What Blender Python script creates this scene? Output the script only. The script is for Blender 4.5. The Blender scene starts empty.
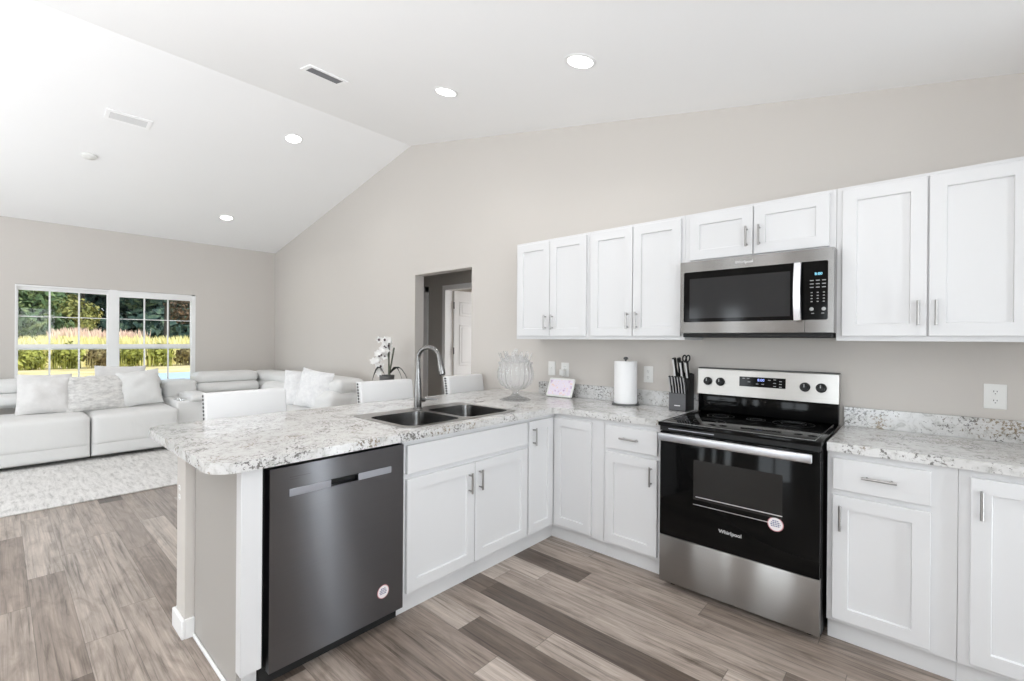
import bpy, bmesh, math, random
from mathutils import Vector, Matrix, noise
from mathutils.geometry import tessellate_polygon
random.seed(7)
PI = math.pi
S = bpy.context.scene
COL = S.collection

# ------------------------------------------------------------------ camera
cam_data = bpy.data.cameras.new('camera')
cam = bpy.data.objects.new('camera', cam_data); COL.objects.link(cam)
cam_data.sensor_width = 36.0
cam_data.lens = 461.67 / 1024 * 36.0
cam_data.clip_start = 0.02
cam_data.clip_end = 400
cam.location = (1.8882, -3.1116, 1.3652)
cam.rotation_mode = 'QUATERNION'
cam.rotation_quaternion = (Matrix.Rotation(.7321, 3, 'Z') @ Matrix.Rotation(PI / 2 - .0015, 3, 'X') @ Matrix.Rotation(.0076, 3, 'Z')).to_quaternion()   # the photo leans a little
S.camera = cam

# ------------------------------------------------------------------ colour management, sky, sun, daylight
S.view_settings.view_transform = 'Standard'
S.view_settings.look = 'None'
S.view_settings.gamma = 1.0
S.view_settings.use_curve_mapping = False
S.view_settings.exposure = -0.24
S.cycles.max_bounces = 12
S.cycles.diffuse_bounces = 6
S.cycles.glossy_bounces = 5
S.cycles.transmission_bounces = 10
S.cycles.transparent_max_bounces = 12
S.cycles.sample_clamp_indirect = 6.0

W = bpy.data.worlds.new('sky'); S.world = W
W.use_nodes = True
bg = W.node_tree.nodes['Background']
bg.inputs[0].default_value = (0.80, 0.90, 1.0, 1)
bg.inputs[1].default_value = 2.0

def light(name, kind, loc, rot, energy, color=(1, 1, 1), **kw):
    d = bpy.data.lights.new(name, kind); d.energy = energy; d.color = color
    for k, v in kw.items(): setattr(d, k, v)
    o = bpy.data.objects.new(name, d); COL.objects.link(o)
    o.location = loc; o.rotation_euler = rot
    return o

light('sun', 'SUN', (0, 0, 20), (math.radians(-28), math.radians(38), 0), 4.0, (1, .95, .86), angle=math.radians(1.5))
# daylight from fill lamps outside glazed doors added behind the camera
DAYC = (.95, .98, 1.04)
# (centre, width, watts) of the added glazed openings in that wall
SD = [(-3.6, 2.5, 95), (-1.80, .34, 14), (-1.02, .44, 22), (1.2, 1.5, 58)]
for cx, w_, p_ in SD:
    light('added_daylight', 'AREA', (cx, -7.72, 1.08), (PI / 2, 0, 0), p_, DAYC, shape='RECTANGLE', size=w_, size_y=2.0)
light('added_daylight', 'AREA', (3.2, -.80, 1.05), (0, PI / 2, 0), 22, DAYC, shape='RECTANGLE', size=1.95, size_y=.15)  # lamp added behind the narrow right-wall window, for the dishwasher streak
light('added_daylight', 'AREA', (3.25, -3.1, 1.5), (0, PI / 2, 0), 85, DAYC, shape='RECTANGLE', size=1.3, size_y=2.2)  # fill lamp added outside the wide right-wall window
UP = 45               # watts of each uplighter, added out of view to brighten the ceiling
UPS = [(-4.2, -4.8, .7), (-1.6, -4.5, .9), (0.4, -4.1, 1.1), (2.1, -4.6, .7)]
for ux, uy, k in UPS: light('added_uplight', 'AREA', (ux, uy, 1.155), (PI, 0, 0), UP * k, (.97, .985, 1.02), shape='DISK', size=.34)
DOWN = 3.0          # watts of each recessed ceiling light

# ------------------------------------------------------------------ materials
def new_mat(name):
    m = bpy.data.materials.new(name); m.use_nodes = True
    return m, m.node_tree.nodes, m.node_tree.links, m.node_tree.nodes['Principled BSDF']
def pbr(name, col, rough=.5, metal=0., spec=.5, **kw):
    m, n, l, b = new_mat(name)
    b.inputs['Base Color'].default_value = (*col, 1)
    b.inputs['Roughness'].default_value = rough
    b.inputs['Metallic'].default_value = metal
    b.inputs['Specular IOR Level'].default_value = spec
    for k, v in kw.items(): b.inputs[k].default_value = v
    return m
def node(n, t, **kw):
    x = n.new(t)
    for k, v in kw.items(): setattr(x, k, v)
    return x
def math_n(n, l, op, a, b=None):
    x = n.new('ShaderNodeMath'); x.operation = op
    for i, v in enumerate((a, b)):
        if v is None: continue
        if isinstance(v, (int, float)): x.inputs[i].default_value = v
        else: l.new(v, x.inputs[i])
    return x.outputs[0]
def ramp(n, l, fac, stops):
    r = n.new('ShaderNodeValToRGB'); e = r.color_ramp.elements
    while len(e) < len(stops): e.new(.5)
    for x, (p, c) in zip(e, stops): x.position = p; x.color = (*c, 1) if len(c) == 3 else c
    l.new(fac, r.inputs[0]); return r.outputs[0]
def mixc(n, l, fac, a, b, mode='MIX'):
    x = n.new('ShaderNodeMix'); x.data_type = 'RGBA'; x.blend_type = mode
    for i, v in ((0, fac), (6, a), (7, b)):
        if isinstance(v, (int, float)): x.inputs[i].default_value = v
        elif isinstance(v, tuple): x.inputs[i].default_value = (*v, 1)
        else: l.new(v, x.inputs[i])
    return x.outputs[2]
def noise_n(n, l, vec, scale, detail=4, rough=.55, dist=0.):
    x = n.new('ShaderNodeTexNoise'); x.inputs['Scale'].default_value = scale
    x.inputs['Detail'].default_value = detail; x.inputs['Roughness'].default_value = rough
    x.inputs['Distortion'].default_value = dist
    l.new(vec, x.inputs['Vector']); return x.outputs[0]
def mapping(n, l, scale=(1, 1, 1), rot=(0, 0, 0), src='Object'):
    t = n.new('ShaderNodeTexCoord'); m = n.new('ShaderNodeMapping')
    m.inputs['Scale'].default_value = scale; m.inputs['Rotation'].default_value = rot
    l.new(t.outputs[src], m.inputs[0]); return m.outputs[0]
def bump(n, l, b, h, strength=.1, dist=.01):
    x = n.new('ShaderNodeBump'); x.inputs['Strength'].default_value = strength; x.inputs['Distance'].default_value = dist
    l.new(h, x.inputs['Height']); l.new(x.outputs[0], b.inputs['Normal'])

def paint(name, col, rough=.75):
    m, n, l, b = new_mat(name)
    v = mapping(n, l)
    f = noise_n(n, l, v, 1.2, 2)
    c = mixc(n, l, f, tuple(x * .985 for x in col), tuple(min(1, x * 1.015) for x in col))
    l.new(c, b.inputs['Base Color']); b.inputs['Roughness'].default_value = rough
    b.inputs['Specular IOR Level'].default_value = .25
    bump(n, l, b, noise_n(n, l, v, 160, 2), .06, .002)
    return m

M = {}
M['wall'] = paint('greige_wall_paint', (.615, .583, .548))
M['hall'] = paint('hall_shade_paint', (.42, .40, .375))  # wall greige darkened: shade of the unlit hall put into the colour
M['ceiling'] = paint('white_ceiling_paint', (.92, .92, .92))
M['trim'] = pbr('white_trim_paint', (.86, .86, .855), .4)
M['cab'] = pbr('white_cabinet_lacquer', (.69, .69, .695), .38)
M['shadow_gap'] = pbr('dark_gap', (.02, .02, .02), .8)
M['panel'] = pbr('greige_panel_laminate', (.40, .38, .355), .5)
M['nickel'] = pbr('brushed_nickel', (.40, .39, .38), .32, 1.)
M['chrome'] = pbr('chrome', (.72, .72, .72), .12, 1.)
M['black_glass'] = pbr('black_glass', (.004, .004, .004), .07, spec=.14)
M['oven_glass'] = pbr('smoked_oven_window', (.024, .023, .022), .10, spec=.2)
M['mw_glass'] = pbr('smoked_microwave_window', (.028, .028, .029), .09, spec=.25)
M['black'] = pbr('black_plastic', (.010, .010, .010), .35, spec=.3)
M['black_matte'] = pbr('black_matte', (.01, .01, .01), .7)
M['white_plastic'] = pbr('white_plastic', (.82, .82, .80), .35)
M['slot'] = pbr('slot_dark', (.05, .05, .05), .6)
M['paper'] = pbr('white_paper', (.86, .86, .86), .9, spec=.2)
M['leather'] = None
M['orchid'] = pbr('orchid_petal', (.86, .85, .83), .6)
M['orchid_spot'] = pbr('orchid_spot', (.06, .03, .04), .6)
M['stem'] = pbr('orchid_stem', (.10, .11, .08), .6)
M['dark_leaf'] = pbr('dark_leaf', (.03, .035, .03), .5)
M['pot'] = pbr('dark_grey_pot', (.10, .10, .10), .5)
M['nail'] = pbr('dark_nailhead', (.10, .10, .10), .35, .8)
M['chair_wood'] = pbr('dark_chair_wood', (.06, .045, .035), .4)
M['chair_fabric'] = pbr('white_chair_upholstery', (.70, .70, .70), .6)
M['sticker'] = pbr('white_sticker', (.80, .76, .77), .5)
M['sticker_red'] = pbr('pink_sticker_rim', (.55, .22, .24), .5)
M['sticker_blue'] = pbr('blue_sticker_ink', (.10, .12, .25), .5)
M['logo'] = pbr('silver_logo_ink', (.75, .75, .75), .4)
M['logo_dark'] = pbr('dark_logo_ink', (.05, .05, .05), .4)
M['print'] = pbr('grey_button_print', (.35, .35, .35), .5)

def emit(name, col, strength):
    m, n, l, b = new_mat(name)
    b.inputs['Base Color'].default_value = (*col, 1)
    b.inputs['Emission Color'].default_value = (*col, 1)
    b.inputs['Emission Strength'].default_value = strength
    return m
M['lens'] = emit('light_lens', (1, .99, .97), 6)
M['led_blue'] = emit('blue_digit', (.35, .45, 1.0), 1.2)
M['led_cyan'] = emit('cyan_digit', (.25, .65, .85), .9)

def brushed(name, col, rough, aniso=.75, rot=.0, axis='Z'):
    m, n, l, b = new_mat(name)
    v = mapping(n, l, (3, 3, 700) if axis == 'Z' else (700, 3, 3))
    f = noise_n(n, l, v, 1.0, 3)
    c = mixc(n, l, f, tuple(x * .93 for x in col), tuple(min(1, x * 1.07) for x in col))
    l.new(c, b.inputs['Base Color'])
    b.inputs['Metallic'].default_value = 1
    b.inputs['Roughness'].default_value = rough
    b.inputs['Anisotropic'].default_value = aniso
    b.inputs['Anisotropic Rotation'].default_value = rot
    t = n.new('ShaderNodeTangent'); t.direction_type = 'RADIAL'; t.axis = 'Z'
    l.new(t.outputs[0], b.inputs['Tangent'])
    return m
M['steel'] = brushed('brushed_stainless', (.33, .318, .305), .29, 1.0, .25)
M['mw_steel'] = brushed('microwave_stainless', (.27, .262, .252), .26, 1.0, .25)
M['steel_light'] = brushed('light_stainless', (.66, .65, .625), .34, .9, .25)
M['black_steel'] = brushed('black_stainless', (.17, .17, .178), .28, 1.0, .25)
M['strip_steel'] = pbr('handle_strip_steel', (.42, .43, .47), .42, .9)
M['sink_steel'] = pbr('sink_stainless', (.40, .39, .38), .28, 1.)
M['bowl_steel'] = pbr('sink_bowl_stainless', (.17, .165, .16), .22, 1.)
M['faucet_steel'] = pbr('dark_faucet_steel', (.21, .205, .20), .2, 1.)
M['oven_handle'] = pbr('oven_handle_steel', (.56, .56, .58), .32, 1.)
M['handle_steel'] = pbr('satin_handle_steel', (.80, .80, .82), .30, 1.)

def leather():
    m, n, l, b = new_mat('white_leather'); v = mapping(n, l)
    l.new(mixc(n, l, noise_n(n, l, v, 3, 3), (.72, .72, .71), (.78, .78, .77)), b.inputs['Base Color'])
    b.inputs['Roughness'].default_value = .45
    h = noise_n(n, l, v, 9, 3); bump(n, l, b, h, .25, .02)
    return m
M['leather'] = leather()
def fabric(name, c1, c2, scale, stretch=(1, 1, 1), bs=.3, rough=.9):
    m, n, l, b = new_mat(name); v = mapping(n, l, stretch)
    f = noise_n(n, l, v, scale, 5, .65)
    l.new(ramp(n, l, f, [(.32, c1), (.62, c2)]), b.inputs['Base Color'])
    b.inputs['Roughness'].default_value = rough; b.inputs['Specular IOR Level'].default_value = .15
    bump(n, l, b, noise_n(n, l, v, scale * 2.5, 3), bs, .01)
    return m
M['linen'] = fabric('linen_pillow', (.70, .69, .68), (.80, .79, .78), 7, bs=.4)
M['fuzzy'] = fabric('mottled_grey_pillow', (.52, .51, .50), (.80, .79, .77), 16, (1, 1, 2.2), .6)
M['pale'] = fabric('pale_grey_pillow', (.70, .70, .69), (.76, .76, .75), 5, bs=.2)
M['white_pillow'] = fabric('white_textured_pillow', (.74, .74, .75), (.86, .86, .86), 18, bs=.5)
def rug_mat():
    m, n, l, b = new_mat('distressed_rug'); v = mapping(n, l, (1.6, 9.0, 1), (0, 0, 1.1))
    a = noise_n(n, l, v, 3.2, 8, .75, .4)
    l.new(ramp(n, l, a, [(.34, (.46, .455, .44)), (.46, (.66, .65, .635)), (.60, (.78, .77, .755))]), b.inputs['Base Color'])
    b.inputs['Roughness'].default_value = .95; b.inputs['Specular IOR Level'].default_value = .1
    bump(n, l, b, noise_n(n, l, v, 60, 2), .3, .005)
    return m
M['rug'] = rug_mat()

def planks():
    m, n, l, b = new_mat('grey_brown_vinyl_planks')
    t = n.new('ShaderNodeTexCoord'); s = n.new('ShaderNodeSeparateXYZ'); l.new(t.outputs['Object'], s.inputs[0])
    X, Y = s.outputs[0], s.outputs[1]
    PW, PL, PSEED = .148, 1.22, 42
    ry = math_n(n, l, 'DIVIDE', math_n(n, l, 'ADD', Y, .037), PW); row = math_n(n, l, 'FLOOR', ry); fy = math_n(n, l, 'FRACT', ry)
    wn = n.new('ShaderNodeTexWhiteNoise'); wn.noise_dimensions = '1D'; l.new(math_n(n, l, 'ADD', row, PSEED), wn.inputs['W'])
    rx = math_n(n, l, 'ADD', math_n(n, l, 'DIVIDE', X, PL), math_n(n, l, 'MULTIPLY', wn.outputs[0], 7.0))
    colm = math_n(n, l, 'FLOOR', rx); fx = math_n(n, l, 'FRACT', rx)
    cmb = n.new('ShaderNodeCombineXYZ'); l.new(math_n(n, l, 'ADD', row, PSEED), cmb.inputs[0]); l.new(colm, cmb.inputs[1])
    w2 = n.new('ShaderNodeTexWhiteNoise'); w2.noise_dimensions = '3D'; l.new(cmb.outputs[0], w2.inputs[0])
    pid = w2.outputs[0]
    base = ramp(n, l, pid, [(0., (.098, .074, .059)), (.12, (.16, .125, .102)), (.24, (.285, .232, .196)), (.6, (.37, .311, .268)), (1., (.455, .392, .343))])
    # grain, shifted for every plank
    mp = n.new('ShaderNodeCombineXYZ')
    l.new(math_n(n, l, 'ADD', math_n(n, l, 'MULTIPLY', X, 1.6), math_n(n, l, 'MULTIPLY', pid, 40)), mp.inputs[0])
    l.new(math_n(n, l, 'MULTIPLY', Y, 48), mp.inputs[1])
    l.new(math_n(n, l, 'MULTIPLY', pid, 90), mp.inputs[2])
    g = noise_n(n, l, mp.outputs[0], 1.0, 7, .68, .7)
    mp2 = n.new('ShaderNodeCombineXYZ')
    l.new(math_n(n, l, 'ADD', math_n(n, l, 'MULTIPLY', X, 3.2), math_n(n, l, 'MULTIPLY', pid, 17)), mp2.inputs[0])
    l.new(math_n(n, l, 'MULTIPLY', Y, 13), mp2.inputs[1])
    l.new(math_n(n, l, 'MULTIPLY', pid, 50), mp2.inputs[2])
    g2 = noise_n(n, l, mp2.outputs[0], 1.0, 5, .6, 1.2)
    gm = ramp(n, l, g, [(.32, (.36, .34, .32)), (.46, (.90, .90, .90)), (.55, (1.05, 1.05, 1.05)), (.70, (1.38, 1.38, 1.38))])
    gm2 = ramp(n, l, g2, [(.30, (.62, .60, .58)), (.52, (1, 1, 1)), (.72, (1.15, 1.15, 1.15))])
    c = mixc(n, l, 1.0, base, gm, 'MULTIPLY'); c = mixc(n, l, .85, c, gm2, 'MULTIPLY')
    # joints
    e1 = math_n(n, l, 'LESS_THAN', math_n(n, l, 'MINIMUM', fy, math_n(n, l, 'SUBTRACT', 1, fy)), .008)
    e2 = math_n(n, l, 'LESS_THAN', math_n(n, l, 'MINIMUM', fx, math_n(n, l, 'SUBTRACT', 1, fx)), .0014)
    e = math_n(n, l, 'MAXIMUM', e1, e2)
    c = mixc(n, l, math_n(n, l, 'MULTIPLY', e, .55), c, (.06, .05, .043))
    l.new(c, b.inputs['Base Color'])
    l.new(math_n(n, l, 'ADD', math_n(n, l, 'MULTIPLY', g, .15), .28), b.inputs['Roughness'])
    b.inputs['Specular IOR Level'].default_value = .4
    h = math_n(n, l, 'SUBTRACT', math_n(n, l, 'MULTIPLY', g, .35), e)
    bump(n, l, b, h, .25, .002)
    return m
M['floor'] = planks()

def stone():
    m, n, l, b = new_mat('speckled_white_stone_laminate')
    v = mapping(n, l)
    patch = noise_n(n, l, v, 5.5, 4, .6, .8)
    mid = noise_n(n, l, v, 22, 6, .65, .8)
    fine = noise_n(n, l, v, 75, 5, .7, .3)
    c = ramp(n, l, mid, [(.28, (.34, .335, .32)), (.41, (.53, .525, .51)), (.50, (.625, .62, .61)), (.75, (.68, .675, .668))])
    # brown and charcoal specks, denser in patches
    comb = math_n(n, l, 'ADD', fine, math_n(n, l, 'MULTIPLY', math_n(n, l, 'SUBTRACT', patch, .5), .55))
    f = ramp(n, l, comb, [(.565, (0, 0, 0)), (.62, (1, 1, 1))])
    tint = noise_n(n, l, v, 4, 2)
    speck = mixc(n, l, ramp(n, l, tint, [(.5, (0, 0, 0)), (.6, (1, 1, 1))]), (.09, .082, .075), (.22, .16, .09))
    fm = math_n(n, l, 'MULTIPLY', f, .88)
    c = mixc(n, l, fm, c, speck)
    l.new(c, b.inputs['Base Color'])
    b.inputs['Roughness'].default_value = .16
    b.inputs['Specular IOR Level'].default_value = .95
    return m
M['stone'] = stone()

def crystal():
    m, n, l, b = new_mat('clear_crystal')
    n.remove(b); out = n['Material Output']
    g = n.new('ShaderNodeBsdfGlass'); g.inputs['IOR'].default_value = 1.33; g.inputs['Roughness'].default_value = .03
    t = n.new('ShaderNodeBsdfTransparent'); d = n.new('ShaderNodeBsdfDiffuse'); d.inputs[0].default_value = (.9, .9, .9, 1)
    x = n.new('ShaderNodeMixShader'); x.inputs[0].default_value = .45; l.new(g.outputs[0], x.inputs[1]); l.new(t.outputs[0], x.inputs[2])
    y = n.new('ShaderNodeMixShader'); y.inputs[0].default_value = .14; l.new(x.outputs[0], y.inputs[1]); l.new(d.outputs[0], y.inputs[2])
    l.new(y.outputs[0], out.inputs[0])
    return m
M['crystal'] = crystal()
def pane():
    m, n, l, b = new_mat('window_glass')
    n.remove(b); out = n['Material Output']
    t = n.new('ShaderNodeBsdfTransparent'); t.inputs[0].default_value = (.97, .985, .98, 1)
    g = n.new('ShaderNodeBsdfGlossy'); g.inputs['Roughness'].default_value = .01
    f = n.new('ShaderNodeFresnel'); f.inputs[0].default_value = 1.45
    x = n.new('ShaderNodeMixShader')
    l.new(math_n(n, l, 'MULTIPLY', f.outputs[0], .25), x.inputs[0]); l.new(t.outputs[0], x.inputs[1]); l.new(g.outputs[0], x.inputs[2])
    l.new(x.outputs[0], out.inputs[0])
    return m
M['glass'] = pane()
def foliage(name, c1, c2, c3):
    m, n, l, b = new_mat(name)
    v = mapping(n, l)
    f = noise_n(n, l, v, 1.1, 4, .7)
    l.new(ramp(n, l, f, [(.33, c1), (.5, c2), (.68, c3)]), b.inputs['Base Color'])
    b.inputs['Roughness'].default_value = .7; b.inputs['Specular IOR Level'].default_value = .2
    return m
M['leaf_dark'] = foliage('dark_tree_leaves', (.016,.036,.034), (.042,.078,.068), (.13,.19,.12))
M['leaf_mid'] = foliage('green_tree_leaves', (.03,.06,.036), (.10,.16,.07), (.36,.41,.18))
M['leaf_gold'] = foliage('yellow_tree_leaves', (.06,.08,.035), (.24,.25,.08), (.50,.46,.18))
M['leaf_rust'] = foliage('rusty_tree_leaves', (.03,.04,.03), (.11,.08,.055), (.26,.17,.12))
M['bark'] = pbr('tree_bark', (.05, .045, .04), .9)
M['bush'] = foliage('bush_leaves', (.08,.09,.02), (.28,.29,.06), (.58,.56,.18))
M['bush_brown'] = foliage('brown_bush_leaves', (.08,.05,.03), (.22,.17,.08), (.48,.42,.18))
M['grass_yellow'] = foliage('yellow_tall_grass', (.58,.50,.20), (.76,.69,.32), (.84,.78,.46))
M['grass_pink'] = foliage('pink_tall_grass', (.62,.42,.34), (.76,.56,.46), (.82,.68,.54))
def lawn():
    m, n, l, b = new_mat('dry_lawn'); v = mapping(n, l)
    l.new(ramp(n, l, noise_n(n, l, v, .6, 6, .7), [(.3, (.42, .33, .14)), (.5, (.58, .48, .25)), (.7, (.66, .58, .38))]), b.inputs['Base Color'])
    b.inputs['Roughness'].default_value = .95
    return m
M['lawn'] = lawn()
M['concrete'] = pbr('pale_blue_concrete', (.36, .45, .55), .8)

def screen():
    m, n, l, b = new_mat('pink_picture_screen')
    v = mapping(n, l)
    a = noise_n(n, l, v, 26, 3, .6)
    c = ramp(n, l, a, [(.28, (.22, .10, .26)), (.36, (.55, .40, .56)), (.43, (.74, .66, .76)), (.58, (.76, .70, .78)), (.66, (.78, .55, .46)), (.8, (.76, .72, .76))])
    l.new(c, b.inputs['Emission Color']); l.new(c, b.inputs['Base Color'])
    b.inputs['Emission Strength'].default_value = .22; b.inputs['Roughness'].default_value = .15
    return m
M['screen'] = screen()

# ------------------------------------------------------------------ helpers
ORG = {}
class MB:
    def __init__(s): s.bm = bmesh.new(); s.mi = 0
    def _mark(s, before):
        for f in s.bm.faces:
            if f not in before: f.material_index = s.mi
    def box(s, x0, x1, y0, y1, z0, z1, bev=0., seg=2):
        before = set(s.bm.faces)
        g = bmesh.ops.create_cube(s.bm, size=1)
        sx, sy, sz = x1 - x0, y1 - y0, z1 - z0
        for v in g['verts']:
            v.co = Vector(((x0 + x1) / 2 + v.co.x * sx, (y0 + y1) / 2 + v.co.y * sy, (z0 + z1) / 2 + v.co.z * sz))
        if bev:
            bev = min(bev, .49 * min(abs(sx), abs(sy), abs(sz)))
            es = list({e for v in g['verts'] for e in v.link_edges})
            bmesh.ops.bevel(s.bm, geom=es, offset=bev, segments=seg, profile=.5, affect='EDGES')
        s._mark(before); return s
    def cyl(s, p0, p1, r0, r1=None, n=20):
        r1 = r0 if r1 is None else r1
        return s.tube([p0, p1], [r0, r1], n)
    def tube(s, pts, rad, n=12, caps=True):
        pts = [Vector(p) for p in pts]
        rad = [rad] * len(pts) if isinstance(rad, (int, float)) else rad
        before = set(s.bm.faces); rings = []
        t0 = (pts[1] - pts[0]).normalized()
        a = t0.orthogonal().normalized()
        for i, p in enumerate(pts):
            t = (pts[min(i + 1, len(pts) - 1)] - pts[max(i - 1, 0)]).normalized()
            a = (a - t * a.dot(t)).normalized(); b = t.cross(a)
            rings.append([s.bm.verts.new(p + (a * math.cos(2 * PI * k / n) + b * math.sin(2 * PI * k / n)) * rad[i]) for k in range(n)])
        for i in range(len(rings) - 1):
            for k in range(n):
                s.bm.faces.new((rings[i][k], rings[i][(k + 1) % n], rings[i + 1][(k + 1) % n], rings[i + 1][k]))
        if caps:
            s.bm.faces.new(rings[0][::-1]); s.bm.faces.new(rings[-1])
        s._mark(before); return s
    def lathe(s, prof, c, n=32, flute=0., nf=0):
        before = set(s.bm.faces); rings = []
        for r, z in prof:
            ring = []
            for k in range(n):
                a = 2 * PI * k / n
                rr = r * (1 + flute * math.cos(nf * a)) if nf else r
                ring.append(s.bm.verts.new((c[0] + rr * math.cos(a), c[1] + rr * math.sin(a), c[2] + z)))
            rings.append(ring)
        for i in range(len(rings) - 1):
            for k in range(n):
                s.bm.faces.new((rings[i][k], rings[i][(k + 1) % n], rings[i + 1][(k + 1) % n], rings[i + 1][k]))
        if prof[0][0] > 1e-6: s.bm.faces.new(rings[0][::-1])
        if prof[-1][0] > 1e-6: s.bm.faces.new(rings[-1])
        s._mark(before); return s
    def prism(s, outer, holes, fn, a, b):
        """polygon (with holes) extruded from a to b; fn(u, v, w) -> point"""
        before = set(s.bm.faces)
        loops = [outer] + list(holes)
        flat = [p for lp in loops for p in lp]
        tris = tessellate_polygon([[Vector((p[0], p[1], 0)) for p in lp] for lp in loops])
        va = [s.bm.verts.new(fn(p[0], p[1], a)) for p in flat]
        vb = [s.bm.verts.new(fn(p[0], p[1], b)) for p in flat]
        for t in tris:
            try:
                s.bm.faces.new([va[i] for i in t]); s.bm.faces.new([vb[i] for i in reversed(t)])
            except ValueError: pass
        o = 0
        for lp in loops:
            k = len(lp)
            for i in range(k):
                j = (i + 1) % k
                s.bm.faces.new((va[o + i], va[o + j], vb[o + j], vb[o + i]))
            o += k
        s._mark(before); return s
    def ball(s, c, r, u=16, v=10):
        before = set(s.bm.faces)
        g = bmesh.ops.create_uvsphere(s.bm, u_segments=u, v_segments=v, radius=1)
        r = (r, r, r) if isinstance(r, (int, float)) else r
        for x in g['verts']: x.co = Vector((c[0] + x.co.x * r[0], c[1] + x.co.y * r[1], c[2] + x.co.z * r[2]))
        s._mark(before); return s
    def quad(s, a, b, c, d):
        f = s.bm.faces.new([s.bm.verts.new(p) for p in (a, b, c, d)]); f.material_index = s.mi; return s
    def mesh(s, name, mats, origin=Vector(), smooth=True):
        bmesh.ops.recalc_face_normals(s.bm, faces=s.bm.faces[:])
        if origin.length: bmesh.ops.translate(s.bm, verts=s.bm.verts[:], vec=-origin)
        me = bpy.data.meshes.new(name); s.bm.to_mesh(me); s.bm.free()
        for m in (mats if isinstance(mats, (list, tuple)) else [mats]): me.materials.append(m)
        if smooth:
            me.polygons.foreach_set('use_smooth', [True] * len(me.polygons))
            me.set_sharp_from_angle(angle=math.radians(38))
        return me
    def build(s, name, mats, parent=None, local=False, smooth=True):
        if parent is None:
            vs = [v.co for v in s.bm.verts]
            o = Vector(((min(v.x for v in vs) + max(v.x for v in vs)) / 2, (min(v.y for v in vs) + max(v.y for v in vs)) / 2, min(v.z for v in vs)))
        else:
            o = Vector() if local else ORG[parent.name]
        me = s.mesh(name, mats, o, smooth)
        ob = bpy.data.objects.new(name, me); COL.objects.link(ob)
        if parent is None: ob.location = o
        else: ob.parent = parent
        ORG[ob.name] = o
        return ob
def tag(o, label, cat, group=None):
    o['label'] = label; o['category'] = cat
    if group: o['group'] = group
    return o
def thing(name, label, cat, loc, rotz=0., group=None):
    o = bpy.data.objects.new(name, None); COL.objects.link(o); o.empty_display_size = .05
    o.location = loc; o.rotation_euler = (0, 0, rotz); ORG[o.name] = Vector(loc)
    return tag(o, label, cat, group)
def struct(o): o['kind'] = 'structure'; return o
def sbox(name, mat, *b, bev=0.):
    o = MB().box(*b, bev=bev)
    me = o.mesh(name, mat); ob = bpy.data.objects.new(name, me); COL.objects.link(ob); ORG[ob.name] = Vector()
    return struct(ob)
def sprism(name, mat, outer, holes, fn, a, b):
    me = MB().prism(outer, holes, fn, a, b).mesh(name, mat, smooth=False)
    ob = bpy.data.objects.new(name, me); COL.objects.link(ob); ORG[ob.name] = Vector()
    return struct(ob)
def copy_tree(o, parent=None):
    c = o.copy(); COL.objects.link(c)
    if parent is not None: c.parent = parent
    for ch in list(o.children): copy_tree(ch, c)
    ORG[c.name] = ORG.get(o.name, Vector())
    return c
def text_mesh(mb, s, size, M4, depth=.0006, shear=0.):
    """lettering as mesh: text lies in local xy, M4 places it"""
    cu = bpy.data.curves.new('txt', 'FONT'); cu.body = s; cu.size = size; cu.extrude = depth; cu.shear = shear
    cu.align_x = 'CENTER'; cu.align_y = 'CENTER'; cu.resolution_u = 3
    ob = bpy.data.objects.new('txt', cu); COL.objects.link(ob)
    dg = bpy.context.evaluated_depsgraph_get()
    me = bpy.data.meshes.new_from_object(ob.evaluated_get(dg))
    n0 = len(mb.bm.verts); before = set(mb.bm.faces)
    mb.bm.from_mesh(me); mb.bm.verts.ensure_lookup_table()
    for v in mb.bm.verts[n0:]: v.co = M4 @ v.co
    mb._mark(before)
    bpy.data.objects.remove(ob); bpy.data.curves.remove(cu); bpy.data.meshes.remove(me)
    return mb
def face_y(x, y, z):      # text facing -y
    return Matrix.Translation((x, y, z)) @ Matrix.Rotation(PI / 2, 4, 'X')
def face_x(x, y, z):      # text facing +x
    return Matrix.Translation((x, y, z)) @ Matrix.Rotation(PI / 2, 4, 'Z') @ Matrix.Rotation(PI / 2, 4, 'X')

# ------------------------------------------------------------------ the room
XL, XR, YF = -6.280, 2.92, -7.5
XP, ZP, ZL, ZR = -2.462, 3.550, 2.787, 2.452
T = .12
xz = lambda u, v, w: (u, w, v)
yz = lambda u, v, w: (w, u, v)
xy = lambda u, v, w: (u, v, w)
sbox('floor', M['floor'], XL - .15, XR + .1, YF - .1, 4.2, -.1, 0)
OX0, OX1, OZ = -2.37, -1.446, 2.079
sprism('wall_back', M['wall'], [(XL, 0), (OX0, 0), (OX0, OZ), (OX1, OZ), (OX1, 0), (XR, 0), (XR, ZR), (XP, ZP), (XL, ZL)], [], xz, 0, T)
SD = [(c_ - w_ / 2, c_ + w_ / 2) for c_, w_, p_ in SD]
fo = [(XL, 0)]
for a, b in SD: fo += [(a, 0), (a, 2.08), (b, 2.08), (b, 0)]
fo += [(XR, 0), (XR, ZR), (XP, ZP), (XL, ZL)]
sprism('wall_front', M['wall'], fo, [], xz, YF - T, YF)
WY0, WY1, WZ0, WZ1 = -2.980, -1.134, .52, 1.998
sprism('wall_left', M['wall'], [(YF - T, 0), (T, 0), (T, ZL), (YF - T, ZL)], [[(WY0, WZ0), (WY1, WZ0), (WY1, WZ1), (WY0, WZ1)]], yz, XL - .15, XL)
RW = (-4.15, -2.05, .95, 2.15)
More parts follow.
